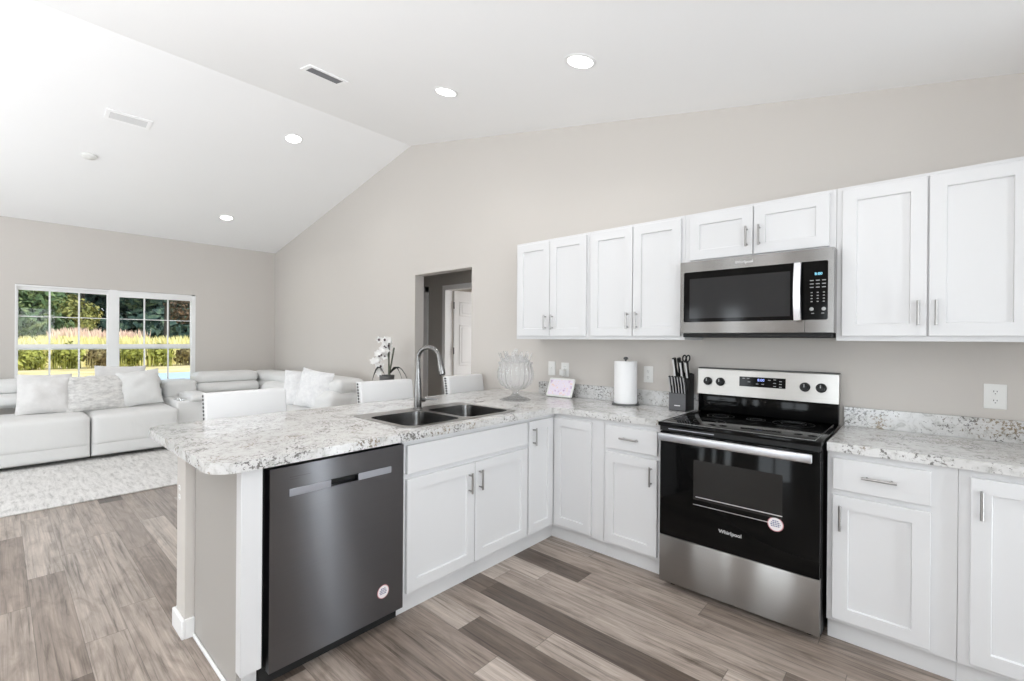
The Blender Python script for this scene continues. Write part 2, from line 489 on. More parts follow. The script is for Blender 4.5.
sprism('wall_right', M['wall'], [(YF - T, 0), (T, 0), (T, ZR), (YF - T, ZR)], [[(RW[0], RW[2]), (RW[1], RW[2]), (RW[1], RW[3]), (RW[0], RW[3])], [(-.93, .06), (-.67, .06), (-.67, 2.06), (-.93, 2.06)]], yz, XR, XR + T)
sbox('added_sun_block', M['trim'], XR + T, XR + 2.6, YF - 1, 1.5, 2.5, 2.6)  # unseen roof slab added to keep sun out of the right-wall window
sprism('ceiling', M['ceiling'], [(XL - .15, ZL - .15 * .1925), (XP, ZP), (XR + T, ZR - T * .2127), (XR + T, ZR + .25), (XP, ZP + .15), (XL - .15, ZL + .2)], [], xz, YF - T, T)
def ceil_z(x):
    return ZP - (ZP - ZL) / (XP - XL) * (XP - x) if x < XP else ZP - (ZP - ZR) / (XR - XP) * (x - XP)
# baseboards of the room
sbox('baseboard_left', M['trim'], XL, XL + .014, YF, 0, 0, .09)
sbox('baseboard_back', M['trim'], XL, OX0, -.014, 0, 0, .09)
sbox('baseboard_front', M['trim'], -.78, .43, YF, YF + .014, 0, .09)
sbox('baseboard_right', M['trim'], XR - .014, XR, YF, -.66, 0, .09)
# glazed doors added behind the camera to let fill light in
for i, (a, b) in enumerate(SD):
    d = sbox('door_%d' % (i + 5), M['trim'], a, b, YF - .09, YF - .03, 2.03, 2.08)
    mb = MB()
    for x0, x1 in ((a, a + .06), (b - .06, b), ((a + b) / 2 - .05, (a + b) / 2 + .05))[:3 if b - a > 1 else 2]: mb.box(x0, x1, YF - .09, YF - .03, 0.04, 2.03)
    mb.box(a, b, YF - .09, YF - .03, 0, .04)
    mb.build('door_frame', M['trim'], d)
    MB().box(a + .06, b - .06, YF - .064, YF - .058, .04, 2.03).build('glass', M['glass'], d)

# ------------------------------------------------------------------ window: two double hung units
def hung(name, y0, y1, headrail, side=.014):
    X0, X1 = XL - .075, XL - .02
    z0, z1 = WZ0 + .005, WZ1 - .004
    mb = MB()
    fr = .014
    mb.box(X0, XL + .004, y0, y0 + fr, z0, z1); mb.box(X0, XL + .004, y1 - side, y1, z0, z1)
    mb.box(X0, XL + .004, y0 + fr, y1 - fr, z1 - fr, z1); mb.box(X0, XL + .004, y0 + fr, y1 - fr, z0, z0 + .02)
    w = struct(mb.build(name, M['trim']))
    ORG[w.name] = w.location.copy()
    a, b = y0 + fr, y1 - side
    zm = 1.232                                     # meeting rail
    for nm, s0, s1, xo in (('upper_sash', zm - .034, z1 - fr, -.035), ('lower_sash', z0 + .02, zm + .034, -.008)):
        mb = MB(); k = .014; KR = .05
        xa, xb = XL + xo - .022, XL + xo
        mb.box(xa, xb, a, a + k, s0, s1).box(xa, xb, b - k, b, s0, s1)
        mb.box(xa, xb, a + k, b - k, s1 - KR, s1).box(xa, xb, a + k, b - k, s0, s0 + KR)
        sh = mb.build(nm, M['trim'], w)
        mb = MB(); xm = XL + xo - .012
        for j in (1, 2):
            yy = a + k + (b - a - 2 * k) * j / 3
            mb.box(xm - .004, xm + .004, yy - .009, yy + .009, s0 + KR, s1 - KR)
        if nm == 'upper_sash':
            zz = (s0 + s1) / 2 + .02
            mb.box(xm - .002, xm + .002, a + k, b - k, zz - .005, zz + .005)
        mb.build('muntin', M['trim'], sh)
        MB().box(xm - .003 - .004, xm - .0045, a + k, b - k, s0 + KR, s1 - KR).build('glass', M['glass'], sh)
    if headrail:
        MB().box(XL - .012, XL + .002, a, b, z1 - fr - headrail, z1 - fr, .004).build('blind_headrail', M['trim'], w)
    return w
hung('window_1', WY0, -2.112, .012)
hung('window_2', -2.036, WY1, .075, .045)
sbox('trim_1', M['trim'], XL - .1, XL + .004, -2.112, -2.036, WZ0, WZ1)       # mullion between the two units
sbox('trim_2', M['trim'], XL - .15, XL + .02, WY0 - .01, WY1 + .01, WZ0 - .025, WZ0)   # sill

# unseen window added in the right wall to let fill light in
mb = MB()
mb.box(XR + .03, XR + .08, RW[0], RW[0] + .05, RW[2], RW[3]).box(XR + .03, XR + .08, RW[1] - .05, RW[1], RW[2], RW[3]).box(XR + .03, XR + .08, (RW[0] + RW[1]) / 2 - .04, (RW[0] + RW[1]) / 2 + .04, RW[2], RW[3])
mb.box(XR + .03, XR + .08, RW[0], RW[1], RW[2], RW[2] + .05).box(XR + .03, XR + .08, RW[0], RW[1], RW[3] - .05, RW[3])
w3 = struct(mb.build('added_window_3', M['trim'])); ORG[w3.name] = w3.location.copy()
MB().box(XR + .052, XR + .058, RW[0] + .05, RW[1] - .05, RW[2] + .05, RW[3] - .05).build('glass', M['glass'], w3)

# unseen narrow window added in the right wall, for a streak on the dishwasher
mb = MB()
mb.box(XR + .03, XR + .08, -.93, -.915, .06, 2.06).box(XR + .03, XR + .08, -.685, -.67, .06, 2.06).box(XR + .03, XR + .08, -.915, -.685, .06, .08).box(XR + .03, XR + .08, -.915, -.685, 2.04, 2.06)
w4 = struct(mb.build('added_window_4', M['trim'])); ORG[w4.name] = w4.location.copy()
MB().box(XR + .052, XR + .058, -.915, -.685, .08, 2.04).build('glass', M['glass'], w4)

# ------------------------------------------------------------------ hallway beyond the opening
HY = .93
DX0, DX1 = -2.945, -2.20       # door opening in the far wall of the hall
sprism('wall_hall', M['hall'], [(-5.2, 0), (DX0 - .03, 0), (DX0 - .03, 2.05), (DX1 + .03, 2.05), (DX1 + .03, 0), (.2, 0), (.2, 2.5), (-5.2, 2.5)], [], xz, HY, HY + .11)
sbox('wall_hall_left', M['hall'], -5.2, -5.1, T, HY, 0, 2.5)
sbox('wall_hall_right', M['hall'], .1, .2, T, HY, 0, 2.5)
sbox('ceiling_hall', M['ceiling'], -5.2, .2, T, 4.2, 2.5, 2.6)
sbox('wall_bedroom_back', M['wall'], -5.2, .2, 4.1, 4.2, 0, 2.5)
sbox('wall_bedroom_left', M['wall'], -5.2, -5.1, HY + .11, 4.1, 0, 2.5)
sbox('wall_bedroom_right', M['wall'], .1, .2, HY + .11, 4.1, 0, 2.5)
light('bedroom_daylight', 'AREA', (-1.2, 3.0, 2.35), (0, 0, 0), 120, (.97, 1, 1.03), shape='DISK', size=.9)
def casing(name, a, b):
    mb = MB(); c = .062; y0, y1 = HY - .016, HY
    mb.box(a - c, a, y0, y1, 0, 2.03).box(b, b + c, y0, y1, 0, 2.03).box(a - c, b + c, y0, y1, 2.03, 2.03 + c)
    mb.box(a - .03, a, HY, HY + .11, 0, 2.03).box(b, b + .03, HY, HY + .11, 0, 2.03).box(a - .03, b + .03, HY, HY + .11, 2.03, 2.05)
    me = mb.mesh(name, M['trim']); ob = bpy.data.objects.new(name, me); COL.objects.link(ob); ORG[ob.name] = Vector(); return struct(ob)
casing('trim_3', DX0, DX1)
# neighbouring closed hall door further along
mb = MB(); mb.box(-4.16, -3.39, HY - .012, HY - .002, 0.01, 2.03)
me = mb.mesh('door_4', M['trim']); ob = bpy.data.objects.new('door_4', me); COL.objects.link(ob); struct(ob); ORG[ob.name] = Vector()
mb = MB(); mb.box(-3.39, -3.325, HY - .018, HY, 0, 2.095).box(-4.225, -4.16, HY - .018, HY, 0, 2.095).box(-4.225, -3.325, HY - .018, HY, 2.03, 2.095)
mb.build('door_casing', M['trim'], ob)
# open six panel door, swung into the bright room
leafW, leafH = .735, 2.02
dr = thing('door_1', 'white six panel door standing open beyond the hallway opening', 'door', (DX0 + .012, HY + .125, .008), math.radians(80))
del dr['category']; del dr['label']; dr['kind'] = 'structure'
mb = MB(); mb.box(0, leafW, -.0175, .0175, 0, leafH)
for cx in (.205, .53):
    for z0, z1 in ((.22, .86), (1.0, 1.56), (1.68, 1.88)):
        for sy in (-1, 1):
            y = sy * .0175
            # raised moulding ring and field
            for a0, a1, c0, c1 in ((cx - .125, cx + .125, z0, z0 + .016), (cx - .125, cx + .125, z1 - .016, z1), (cx - .125, cx - .109, z0 + .016, z1 - .016), (cx + .109, cx + .125, z0 + .016, z1 - .016)):
                mb.box(a0, a1, min(y, y + sy * .007), max(y, y + sy * .007), c0, c1, .003, 1)
            mb.box(cx - .085, cx + .085, min(y, y + sy * .006), max(y, y + sy * .006), z0 + .04, z1 - .04, .005, 1)
mb.build('leaf', M['trim'], dr, local=True)
for zz in (.22, 1.2, 1.82):
    MB().cyl((-.008, -.02, zz - .045), (-.008, -.02, zz + .045), .008, n=10).build('hinge', M['pot'], dr, local=True)
for sy in (-1, 1):
    mb = MB(); mb.cyl((leafW - .06, sy * .018, .95), (leafW - .06, sy * .05, .95), .012, n=12).ball((leafW - .06, sy * .06, .95), .027)
    mb.build('door_handle', M['nickel'], dr, local=True)

# ------------------------------------------------------------------ peninsula half wall
sbox('wall_peninsula', M['wall'], -.752, -.610, -2.541, -.002, 0, .871)
mb = MB()
mb.box(-.767, -.595, -2.556, -2.541, 0, .085, .003, 1)
mb.box(-.610, -.595, -2.541, -2.5065, 0, .085)
mb.box(-.767, -.752, -2.541, -.002, 0, .085)
me = mb.mesh('baseboard_peninsula', M['trim']); ob = bpy.data.objects.new('baseboard_peninsula', me); COL.objects.link(ob); ORG[ob.name] = Vector(); struct(ob)

# ------------------------------------------------------------------ cabinet parts
def frame_y(yf):  return lambda s_, t_, n_: (s_, yf - n_, t_)        # faces -y, s = x
def frame_x(xf):  return lambda s_, t_, n_: (xf + n_, s_, t_)        # faces +x, s = y
def shaker(fr, s0, s1, t0, t1, th=.019, w=.057, name='door', parent=None, flat=False):
    mb = MB(); bm = mb.bm
    P = [(s0, t0), (s1, t0), (s1, t1), (s0, t1)]
    ch = .0018
    back = [bm.verts.new(fr(a, b, 0)) for a, b in P]
    mid = [bm.verts.new(fr(a, b, th - ch)) for a, b in P]
    Q = [(s0 + ch, t0 + ch), (s1 - ch, t0 + ch), (s1 - ch, t1 - ch), (s0 + ch, t1 - ch)]
    fro = [bm.verts.new(fr(a, b, th)) for a, b in Q]
    def ring(A, B):
        for i in range(4): bm.faces.new((A[i], A[(i + 1) % 4], B[(i + 1) % 4], B[i]))
    bm.faces.new(back[::-1]); ring(back, mid); ring(mid, fro)
    if flat: bm.faces.new(fro)
    else:
        I = [(s0 + w, t0 + w), (s1 - w, t0 + w), (s1 - w, t1 - w), (s0 + w, t1 - w)]
        g = .003
        J = [(s0 + w + g, t0 + w + g), (s1 - w - g, t0 + w + g), (s1 - w - g, t1 - w - g), (s0 + w + g, t1 - w - g)]
        vi = [bm.verts.new(fr(a, b, th)) for a, b in I]
        vj = [bm.verts.new(fr(a, b, th - .0105)) for a, b in J]
        ring(fro, vi); ring(vi, vj); bm.faces.new(vj)
    return mb.build(name, M['cab'], parent, smooth=False)
def pull(fr, s, t, parent, vertical=True, L=.112, n0=.019, r=.0058):
    mb = MB(); so = n0 + .030
    if vertical:
        mb.cyl(fr(s, t - L / 2, so), fr(s, t + L / 2, so), r, n=12)
        for d in (-.042, .042): mb.cyl(fr(s, t + d, n0 - .001), fr(s, t + d, so), .0045, n=10)
    else:
        mb.cyl(fr(s - L / 2, t, so), fr(s + L / 2, t, so), r, n=12)
        for d in (-.042, .042): mb.cyl(fr(s + d, t, n0 - .001), fr(s + d, t, so), .0045, n=10)
    return mb.build('handle', M['nickel'], parent)
def carcass(parent, *b, name='carcass'):
    return MB().box(*b, bev=.001, seg=1).build(name, M['cab'], parent)

FY, FX = -.566, -.010            # face-frame planes of the two base runs
fy, fx = frame_y(FY), frame_x(FX)
TK = .10
# sink base on the peninsula
c = thing('base_cabinet', 'white two door base cabinet under the sink with one wide blank drawer front', 'cabinet', (-.3, -1.32, 0))
carcass(c, -.600, FX, -1.796, -.8535, TK, .700)
MB().box(FX - .02, FX, -1.796, -.8535, .700, .871).build('face_frame', M['cab'], c)
MB().box(-.066, -.050, -1.796, -.8535, 0, TK).build('toe_kick', M['cab'], c)
shaker(fx, -1.775, -.865, .703, .843, name='drawer_front', parent=c, flat=True)
d = shaker(fx, -1.775, -1.3225, .119, .677, parent=c); pull(fx, -1.368, .573, d)
d = shaker(fx, -1.3175, -.865, .119, .677, parent=c); pull(fx, -1.288, .577, d)
# corner base
c = thing('base_cabinet', 'white corner base cabinet with two narrow full height doors meeting at the inside corner', 'cabinet', (-.1, -.4, 0))
carcass(c, -.600, FX, -.8525, -.003, TK, .871)
carcass(c, FX + .0005, .385, FY, -.003, TK, .871, name='side_carcass')
mb = MB(); mb.box(-.066, -.050, -.8525, -.505, 0, TK).box(-.050, .385, -.522, -.505, 0, TK); mb.build('toe_kick', M['cab'], c)
d = shaker(fx, -.847, -.593, .119, .843, parent=c); pull(fx, -.810, .746, d)
d = shaker(fy, .004, .300, .119, .843, parent=c)
# drawer base left of the range
def drawer_base(c, x0, x1, d0, d1, hinge_left):
    carcass(c, x0, x1, FY, -.003, TK, .871)
    MB().box(x0, x1, -.522, -.505, 0, TK).build('toe_kick', M['cab'], c)
    d = shaker(fy, d0, d1, .703, .843, name='drawer', parent=c, flat=True); pull(fy, (d0 + d1) / 2, .777, d, False, L=.12)
    d = shaker(fy, d0, d1, .119, .677, parent=c); pull(fy, (d1 - .033) if hinge_left else (d0 + .03), .583, d)
c = thing('base_cabinet', 'narrow white base cabinet with drawer and door between corner and range', 'cabinet', (.58, -.3, 0))
drawer_base(c, .386, .768, .405, .742, True)
c = thing('base_cabinet', 'white base cabinet with drawer and door directly beside the range, handle nearest the range', 'cabinet', (1.77, -.3, 0))
drawer_base(c, 1.553, 1.984, 1.575, 1.905, False)
c = thing('base_cabinet', 'white base cabinet with one full height door at the picture edge, no drawer', 'cabinet', (2.4, -.3, 0))
carcass(c, 1.985, 2.90, FY, -.003, TK, .871)
MB().box(1.985, 2.90, -.522, -.505, 0, TK).build('toe_kick', M['cab'], c)
d = shaker(fy, 2.019, 2.44, .119, .843, parent=c); pull(fy, 2.048, .747, d)
d = shaker(fy, 2.446, 2.87, .119, .843, parent=c); pull(fy, 2.84, .747, d)
# end panel and filler beside the dishwasher
c = thing('cabinet_end', 'beige cabinet end panel with white front strip closing the peninsula beside the dishwasher', 'cabinet', (-.3, -2.46, 0))
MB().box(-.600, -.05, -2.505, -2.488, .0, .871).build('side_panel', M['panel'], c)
mb = MB(); mb.box(-.05, .001, -2.507, -2.433, TK, .871, .001, 1)
mb.build('front_strip', M['cab'], c)
MB().box(-.10, -.052, -2.4875, -2.433, 0, TK).build('toe_kick', M['cab'], c)
MB().box(-.594, -.05, -2.517, -2.5055, 0, .018, .006).build('shoe_moulding', M['trim'], c)

# wall cabinets
UY = -.305; uy = frame_y(UY)
def wall_cab(x0, x1, z0, z1, doors, label, handles, t0=None):
    x0 -= .004; x1 -= .004 if x1 < 2 else 0; doors = [(a - .004, b - .004) for a, b in doors]; handles = [(a - .004, b) for a, b in handles]
    c = thing('wall_cabinet', label, 'cabinet', ((x0 + x1) / 2, -.15, z0))
    carcass(c, x0, x1, UY, -.002, z0, z1)
    for (a, b), (hs, ht) in zip(doors, handles):
        d = shaker(uy, a, b, (t0 or z0 + .024), z1 - .018, parent=c)
        pull(uy, hs, ht, d)
    return c
wall_cab(-.581, .1035, 1.372, 2.134, [(-.558, -.2385), (-.2335, .087)], 'white two door wall cabinet at the far end of the row, above the crystal bowl', [(-.268, 1.50), (-.202, 1.50)])
wall_cab(.1045, .789, 1.372, 2.134, [(.126, .446), (.451, .769)], 'white two door wall cabinet beside the microwave, above the paper towel roll', [(.417, 1.498), (.482, 1.498)])
wall_cab(.790, 1.552, 1.835, 2.134, [(.822, 1.1705), (1.1755, 1.524)], 'short white two door wall cabinet above the microwave', [(1.142, 1.948), (1.206, 1.948)], t0=1.850)
wall_cab(1.553, 2.245, 1.372, 2.134, [(1.577, 1.8905), (1.8975, 2.215)], 'large white two door wall cabinet above the short counter by the range', [(1.862, 1.50), (1.922, 1.50)])

# ------------------------------------------------------------------ worktops
def arc(cx, cy, r, a0, a1, n=10):
    return [(cx + r * math.cos(math.radians(a0 + (a1 - a0) * i / n)), cy + r * math.sin(math.radians(a0 + (a1 - a0) * i / n))) for i in range(n + 1)]
def rrect(x0, x1, y0, y1, r, n=6):
    return arc(x1 - r, y1 - r, r, 0, 90, n) + arc(x0 + r, y1 - r, r, 90, 180, n) + arc(x0 + r, y0 + r, r, 180, 270, n) + arc(x1 - r, y0 + r, r, 270, 360, n)
CZ0, CZ1 = .8725, .912
XE, YE, YEND, XB = .030, -.590, -2.612, -1.055
R = .105
outer = [(.767, -.002), (XB, -.002)] + arc(XB + R, YEND + R, R, 180, 270) + arc(XE - R, YEND + R, R, 270, 360) + [(XE, YE - .03), (XE + .03, YE), (.767, YE)]
SX0, SX1, SY0, SY1 = -.605, -.048, -1.732, -.902     # sink rim
hole = rrect(SX0 + .015, SX1 - .015, SY0 + .015, SY1 - .015, .02)
ct = thing('countertop', 'speckled white stone look worktop covering the peninsula and corner', 'countertop', (-.4, -1.3, CZ0))
def slab(outer, holes, parent):
    mb = MB(); mb.prism(outer, holes, xy, CZ0, CZ1)
    es = [e for e in mb.bm.edges if len(e.link_faces) == 2 and e.calc_face_angle(0) > .8 and all(abs(v.co.z - CZ1) < 1e-5 for v in e.verts)]
    bmesh.ops.bevel(mb.bm, geom=es, offset=.003, segments=2, affect='EDGES')
    return mb.build('worktop', M['stone'], parent)
slab(outer, [hole], ct)
MB().box(-.58, .767, -.020, -.002, CZ1, 1.014, .0015, 1).build('backsplash', M['stone'], ct)
c2 = thing('countertop', 'short speckled white stone look worktop with backsplash beside the range, below the lone outlet', 'countertop', (2.2, -.3, CZ0))
slab([(2.915, -.002), (1.553, -.002), (1.553, YE), (2.915, YE)], [], c2)
MB().box(1.553, 2.915, -.020, -.002, CZ1, 1.014, .0015, 1).build('backsplash', M['stone'], c2)

# ------------------------------------------------------------------ sink and faucet
sk = thing('sink', 'stainless steel double bowl sink set into the peninsula worktop', 'sink', (-.33, -1.317, CZ1))
B1 = rrect(-.487, -.078, -1.702, -1.337, .06); B2 = rrect(-.487, -.078, -1.297, -.932, .06)
mb = MB(); mb.prism(rrect(SX0, SX1, SY0, SY1, .03), [B1, B2], xy, CZ1 + .0005, CZ1 + .004)
mb.build('rim', M['sink_steel'], sk)
for (y0, y1) in ((-1.702, -1.337), (-1.297, -.932)):
    mb = MB(); rings = []
    for ins, z, r in ((0, .915, .06), (.002, .88, .06), (.012, .76, .06), (.022, .735, .055), (.05, .722, .045), (.12, .718, .04)):
        rings.append([mb.bm.verts.new((x, y, z)) for x, y in rrect(-.487 + ins, -.078 - ins, y0 + ins, y1 - ins, r)])
    n = len(rings[0])
    for i in range(len(rings) - 1):
        for k in range(n): mb.bm.faces.new((rings[i][k], rings[i][(k + 1) % n], rings[i + 1][(k + 1) % n], rings[i + 1][k]))
    mb.bm.faces.new(rings[-1])
    bo = mb.build('bowl', M['bowl_steel'], sk)
    yc = (y0 + y1) / 2
    mb = MB(); mb.lathe([(.052, .0), (.05, .003), (.038, .002), (.03, -.004), (.0, -.004)], (-.28, yc, .7195), 24)
    mb.build('drain', M['chrome'], bo)
fc = thing('faucet', 'tall brushed steel gooseneck faucet with pull down spray head behind the sink', 'faucet', (-.550, -1.302, CZ1 + .004))
BX, BY, BZ = -.550, -1.302, CZ1 + .004
MB().lathe([(.03, 0), (.03, .006), (.024, .012), (.0, .012)], (BX, BY, BZ), 24).build('base_plate', M['faucet_steel'], fc)
mb = MB(); mb.lathe([(.0255, .010), (.025, .06), (.0235, .13), (.018, .21), (.0158, .26), (0, .26)], (BX, BY, BZ), 24)
mb.build('body', M['faucet_steel'], fc)
pts = []; rc = .078; ax = Vector((.93, .37, 0)).normalized()
top = BZ + .322
pts.append(Vector((BX, BY, BZ + .25)))
for i in range(0, 15):
    a = math.radians(180 - i * 12.3)
    pts.append(Vector((BX, BY, top)) + ax * (rc + rc * math.cos(a)) + Vector((0, 0, rc * math.sin(a) * .98)))
mb = MB(); mb.tube(pts, .0142, 14); mb.build('spout', M['faucet_steel'], fc)
e = pts[-1]; dvec = (pts[-1] - pts[-2]).normalized(); dvec = (dvec + Vector((0, 0, -.2))).normalized()
mb = MB(); mb.tube([e - dvec * .01, e + dvec * .012, e + dvec * .075, e + dvec * .105], [.016, .018, .021, .0205], 16)
sh = mb.build('spray_head', M['faucet_steel'], fc)
MB().tube([e + dvec * .105, e + dvec * .112], [.0175, .0165], 16).build('nozzle', M['black'], sh)
mb = MB(); mb.cyl((BX, BY + .015, BZ + .055), (BX, BY + .05, BZ + .055), .017, n=16)
mb.tube([(BX, BY + .045, BZ + .057), (BX + .02, BY + .075, BZ + .060), (BX + .05, BY + .115, BZ + .054)], [.009, .0065, .005], 10)
mb.build('lever', M['faucet_steel'], fc)

# ------------------------------------------------------------------ dishwasher
dw = thing('dishwasher', 'black stainless dishwasher at the end of the peninsula with pocket handle', 'dishwasher', (-.3, -2.11, 0))
MB().box(-.60, -.045, -2.428, -1.800, .09, .868).build('body', M['black_matte'], dw)
MB().box(-.12, -.045, -2.428, -1.800, .0, .0895).build('toe_panel', M['black_matte'], dw)
DY0, DY1, DZ0, DZ1 = -2.414, -1.806, .074, .8585
PY0, PY1, PZ0, PZ1 = -2.170, -2.045, .739, .766
mb = MB()
mb.prism([(DY0, DZ0), (DY1, DZ0), (DY1, DZ1), (DY0, DZ1)], [[(PY0, PZ0), (PY1, PZ0), (PY1, PZ1), (PY0, PZ1)]], yz, -.012, .020)
mb.box(-.044, -.012, DY0 + .002, DY1 - .002, DZ0 + .002, DZ1 - .002)
door = mb.build('door', M['black_steel'], dw)
mb = MB(); mb.mi = 0
mb.box(.0202, .0235, -2.341, PY0, .7385, .7685, .001, 1).build('handle_strip', M['strip_steel'], door)
MB().box(.0202, .0235, PY1, -1.876, .7385, .7685, .001, 1).build('handle_strip', M['strip_steel'], door)
mb = MB(); mb.box(-.0115, -.009, PY0, PY1, PZ0, PZ1); mb.box(.0202, .0245, PY0, PY1, .7655, .7705)
mb.build('handle_pocket', M['black'], door)
mb = MB(); mb.box(.0202, .0206, -2.34, -2.255, .814, .8155); mb.box(.0202, .0206, -2.338, -2.30, .805, .8060)
mb.build('badge', M['logo_dark'], door)
def sticker(parent, fr, s, t, r, matface):
    mb = MB()
    def disc(rad, n0, n1, mi):
        mb.mi = mi
        P = [(s + rad * math.cos(2 * PI * k / 32), t + rad * math.sin(2 * PI * k / 32)) for k in range(32)]
        mb.prism(P, [], lambda u, v, w: fr(u, v, w), n0, n1)
    disc(r, .0003, .0007, 1); disc(r * .9, .0005, .0010, 0)
    mb.mi = 2
    for k, (w, dz) in enumerate(((.38, .46), (.55, .22), (.62, -.02), (.55, -.26))):
        x = -w * r
        random.seed(k)
        while x < w * r:
            lw = r * random.uniform(.10, .22)
            P = [(s + x, t + dz * r - r * .07), (s + min(x + lw, w * r), t + dz * r - r * .07), (s + min(x + lw, w * r), t + dz * r + r * .07), (s + x, t + dz * r + r * .07)]
            mb.prism(P, [], lambda u, v, w_: fr(u, v, w_), .0010, .0013)
            x += lw + r * .06
    o = mb.build('sticker', [M['sticker'], M['sticker_red'], M['sticker_blue']], parent, smooth=False)
    o['label'] = 'round white sticker with pink rim'
    return o
sticker(door, frame_x(.020), -1.914, .193, .031, None)

# ------------------------------------------------------------------ range
rg = thing('range', 'black and stainless electric range with glass cooktop and oven window', 'stove', (1.159, -.3, 0))
x0, x1 = .783, 1.539
MB().box(x0, x1, -.604, -.03, .03, .897).build('body', M['black'], rg)
for a in (x0 + .05, x1 - .05):
    for b in (-.56, -.08): MB().cyl((a, b, 0), (a, b, .031), .018, n=12).build('foot', M['black'], rg)
ck = MB().box(x0 - .002, x1 + .003, -.662, -.05, .8975, .919, .004, 2).build('cooktop', M['black_glass'], rg)
mb = MB()
for (a, b, r_) in ((.97, -.47, .105), (1.35, -.47, .085), (.97, -.21, .075), (1.35, -.21, .10), (1.16, -.20, .05)):
    for rr in (r_, r_ * .6):
        P = [(a + rr * math.cos(2 * PI * k / 40), b + rr * math.sin(2 * PI * k / 40)) for k in range(40)]
        Q = [(a + (rr - .0015) * math.cos(2 * PI * k / 40), b + (rr - .0015) * math.sin(2 * PI * k / 40)) for k in range(40)]
        mb.prism(P, [Q], xy, .9191, .9193)
mb.build('burner_marking', pbr('burner_print', (.03, .03, .03), .3), ck)
mb = MB(); k = .022
mb.box(x0 + k, x1 - k, -.642, -.639, .919, .9202).box(x0 + k, x0 + k + .003, -.639, -.09, .919, .9202).box(x1 - k - .003, x1 - k, -.639, -.09, .919, .9202)
mb.build('glass_edge', M['nickel'], ck)
MB().box(x0 + .003, x1 - .003, -.645, -.604, .871, .897).build('vent_fascia', M['black'], rg)
MB().box(.835, 1.075, -.6485, -.6452, .882, .886).build('fascia_bar', M['strip_steel'], rg)  # thin pale bar across the black fascia
# oven door
od = MB().box(x0 + .004, x1 - .002, -.645, -.605, .296, .867, .003, 2).build('oven_door', M['black_glass'], rg)
MB().box(.972, 1.388, -.6458, -.6452, .528, .738).build('oven_window', M['oven_glass'], od)
mb = MB(); mb.box(.985, 1.388, -.6470, -.6460, .542, .546); mb.box(.972, 1.33, -.6465, -.6455, .501, .5035)
mb.build('thin_bar', M['handle_steel'], od)  # two thin pale bars across the oven door glass
mb = MB(); mb.box(.796, 1.512, -.700, -.680, .823, .865, .006, 3)
mb.box(.815, .845, -.682, -.6448, .831, .857).box(1.463, 1.493, -.682, -.6448, .831, .857)
mb.build('handle', M['oven_handle'], od)
mb = MB(); text_mesh(mb, 'Whirlpool', .026, face_y(1.157, -.6460, .397)); mb.build('badge', M['logo'], od, smooth=False)
sticker(od, frame_y(-.645), 1.360, .500, .034, None)
MB().box(x0 + .001, x1 - .001, -.640, -.605, .036, .292, .004, 2).build('drawer', M['steel'], rg)
# backguard
MB().box(x0 + .004, x1 - .004, -.068, -.022, .919, 1.036, .003).build('backguard_base', M['black_glass'], rg)
yb = -.082
bgd = MB()
bgd.prism([(-.022, 1.030), (yb, 1.030), (yb + .012, 1.188), (yb + .018, 1.192), (-.022, 1.192)], [], lambda u, v, w: (w, u, v), x0 + .002, x1 - .002)
bg_ = bgd.build('control_panel', M['steel_light'], rg)
tilt = math.atan2(.012, .158)
def on_panel(x, z, n): return (x, yb + (z - 1.030) * math.tan(tilt) - n, z)
MB().box(x0 + .001, x1 - .001, -.066, -.0215, 1.192, 1.197, .002).build('top_cap', M['pot'], rg)
for kx in (.849, .925, 1.380, 1.457):
    mb = MB(); a = Vector(on_panel(kx, 1.112, 0)); nrm = Vector((0, -math.cos(tilt), -0.0)).normalized()
    mb.tube([a, a + nrm * .010, a + nrm * .012, a + nrm * .030, a + nrm * .033], [.0255, .0255, .021, .0195, .017], 24)
    kb = mb.build('knob', M['black'], bg_)
    MB().box(kx - .0025, kx + .0025, (a + nrm * .0345).y, (a + nrm * .033).y, 1.113, 1.131).build('pointer', M['print'], kb)
mb = MB()
P = [(1.036, 1.094), (1.284, 1.094), (1.284, 1.152), (1.036, 1.152)]
mb.prism(P, [], lambda u, v, w: on_panel(u, v, w), .0002, .003)
dp = mb.build('display', M['black_glass'], bg_)
RT = Matrix.Rotation(-tilt, 4, 'X')
mb = MB(); p = on_panel(1.155, 1.135, .0036); text_mesh(mb, '8:00', .022, Matrix.Translation(p) @ RT @ Matrix.Rotation(PI / 2, 4, 'X')); mb.build('digits', M['led_blue'], dp, smooth=False)
mb = MB()
for bx, bz in ((1.06, 1.142), (1.085, 1.142), (1.09, 1.122), (1.135, 1.112), (1.165, 1.112), (1.20, 1.138), (1.228, 1.142), (1.258, 1.134), (1.228, 1.122), (1.258, 1.118), (1.228, 1.104), (1.258, 1.102)):
    P = [(bx - .007, bz - .002), (bx + .007, bz - .002), (bx + .007, bz + .002), (bx - .007, bz + .002)]
    MB().prism(P, [], lambda u, v, w: on_panel(u, v, w), .003, .0034).build('button', M['print'], dp)

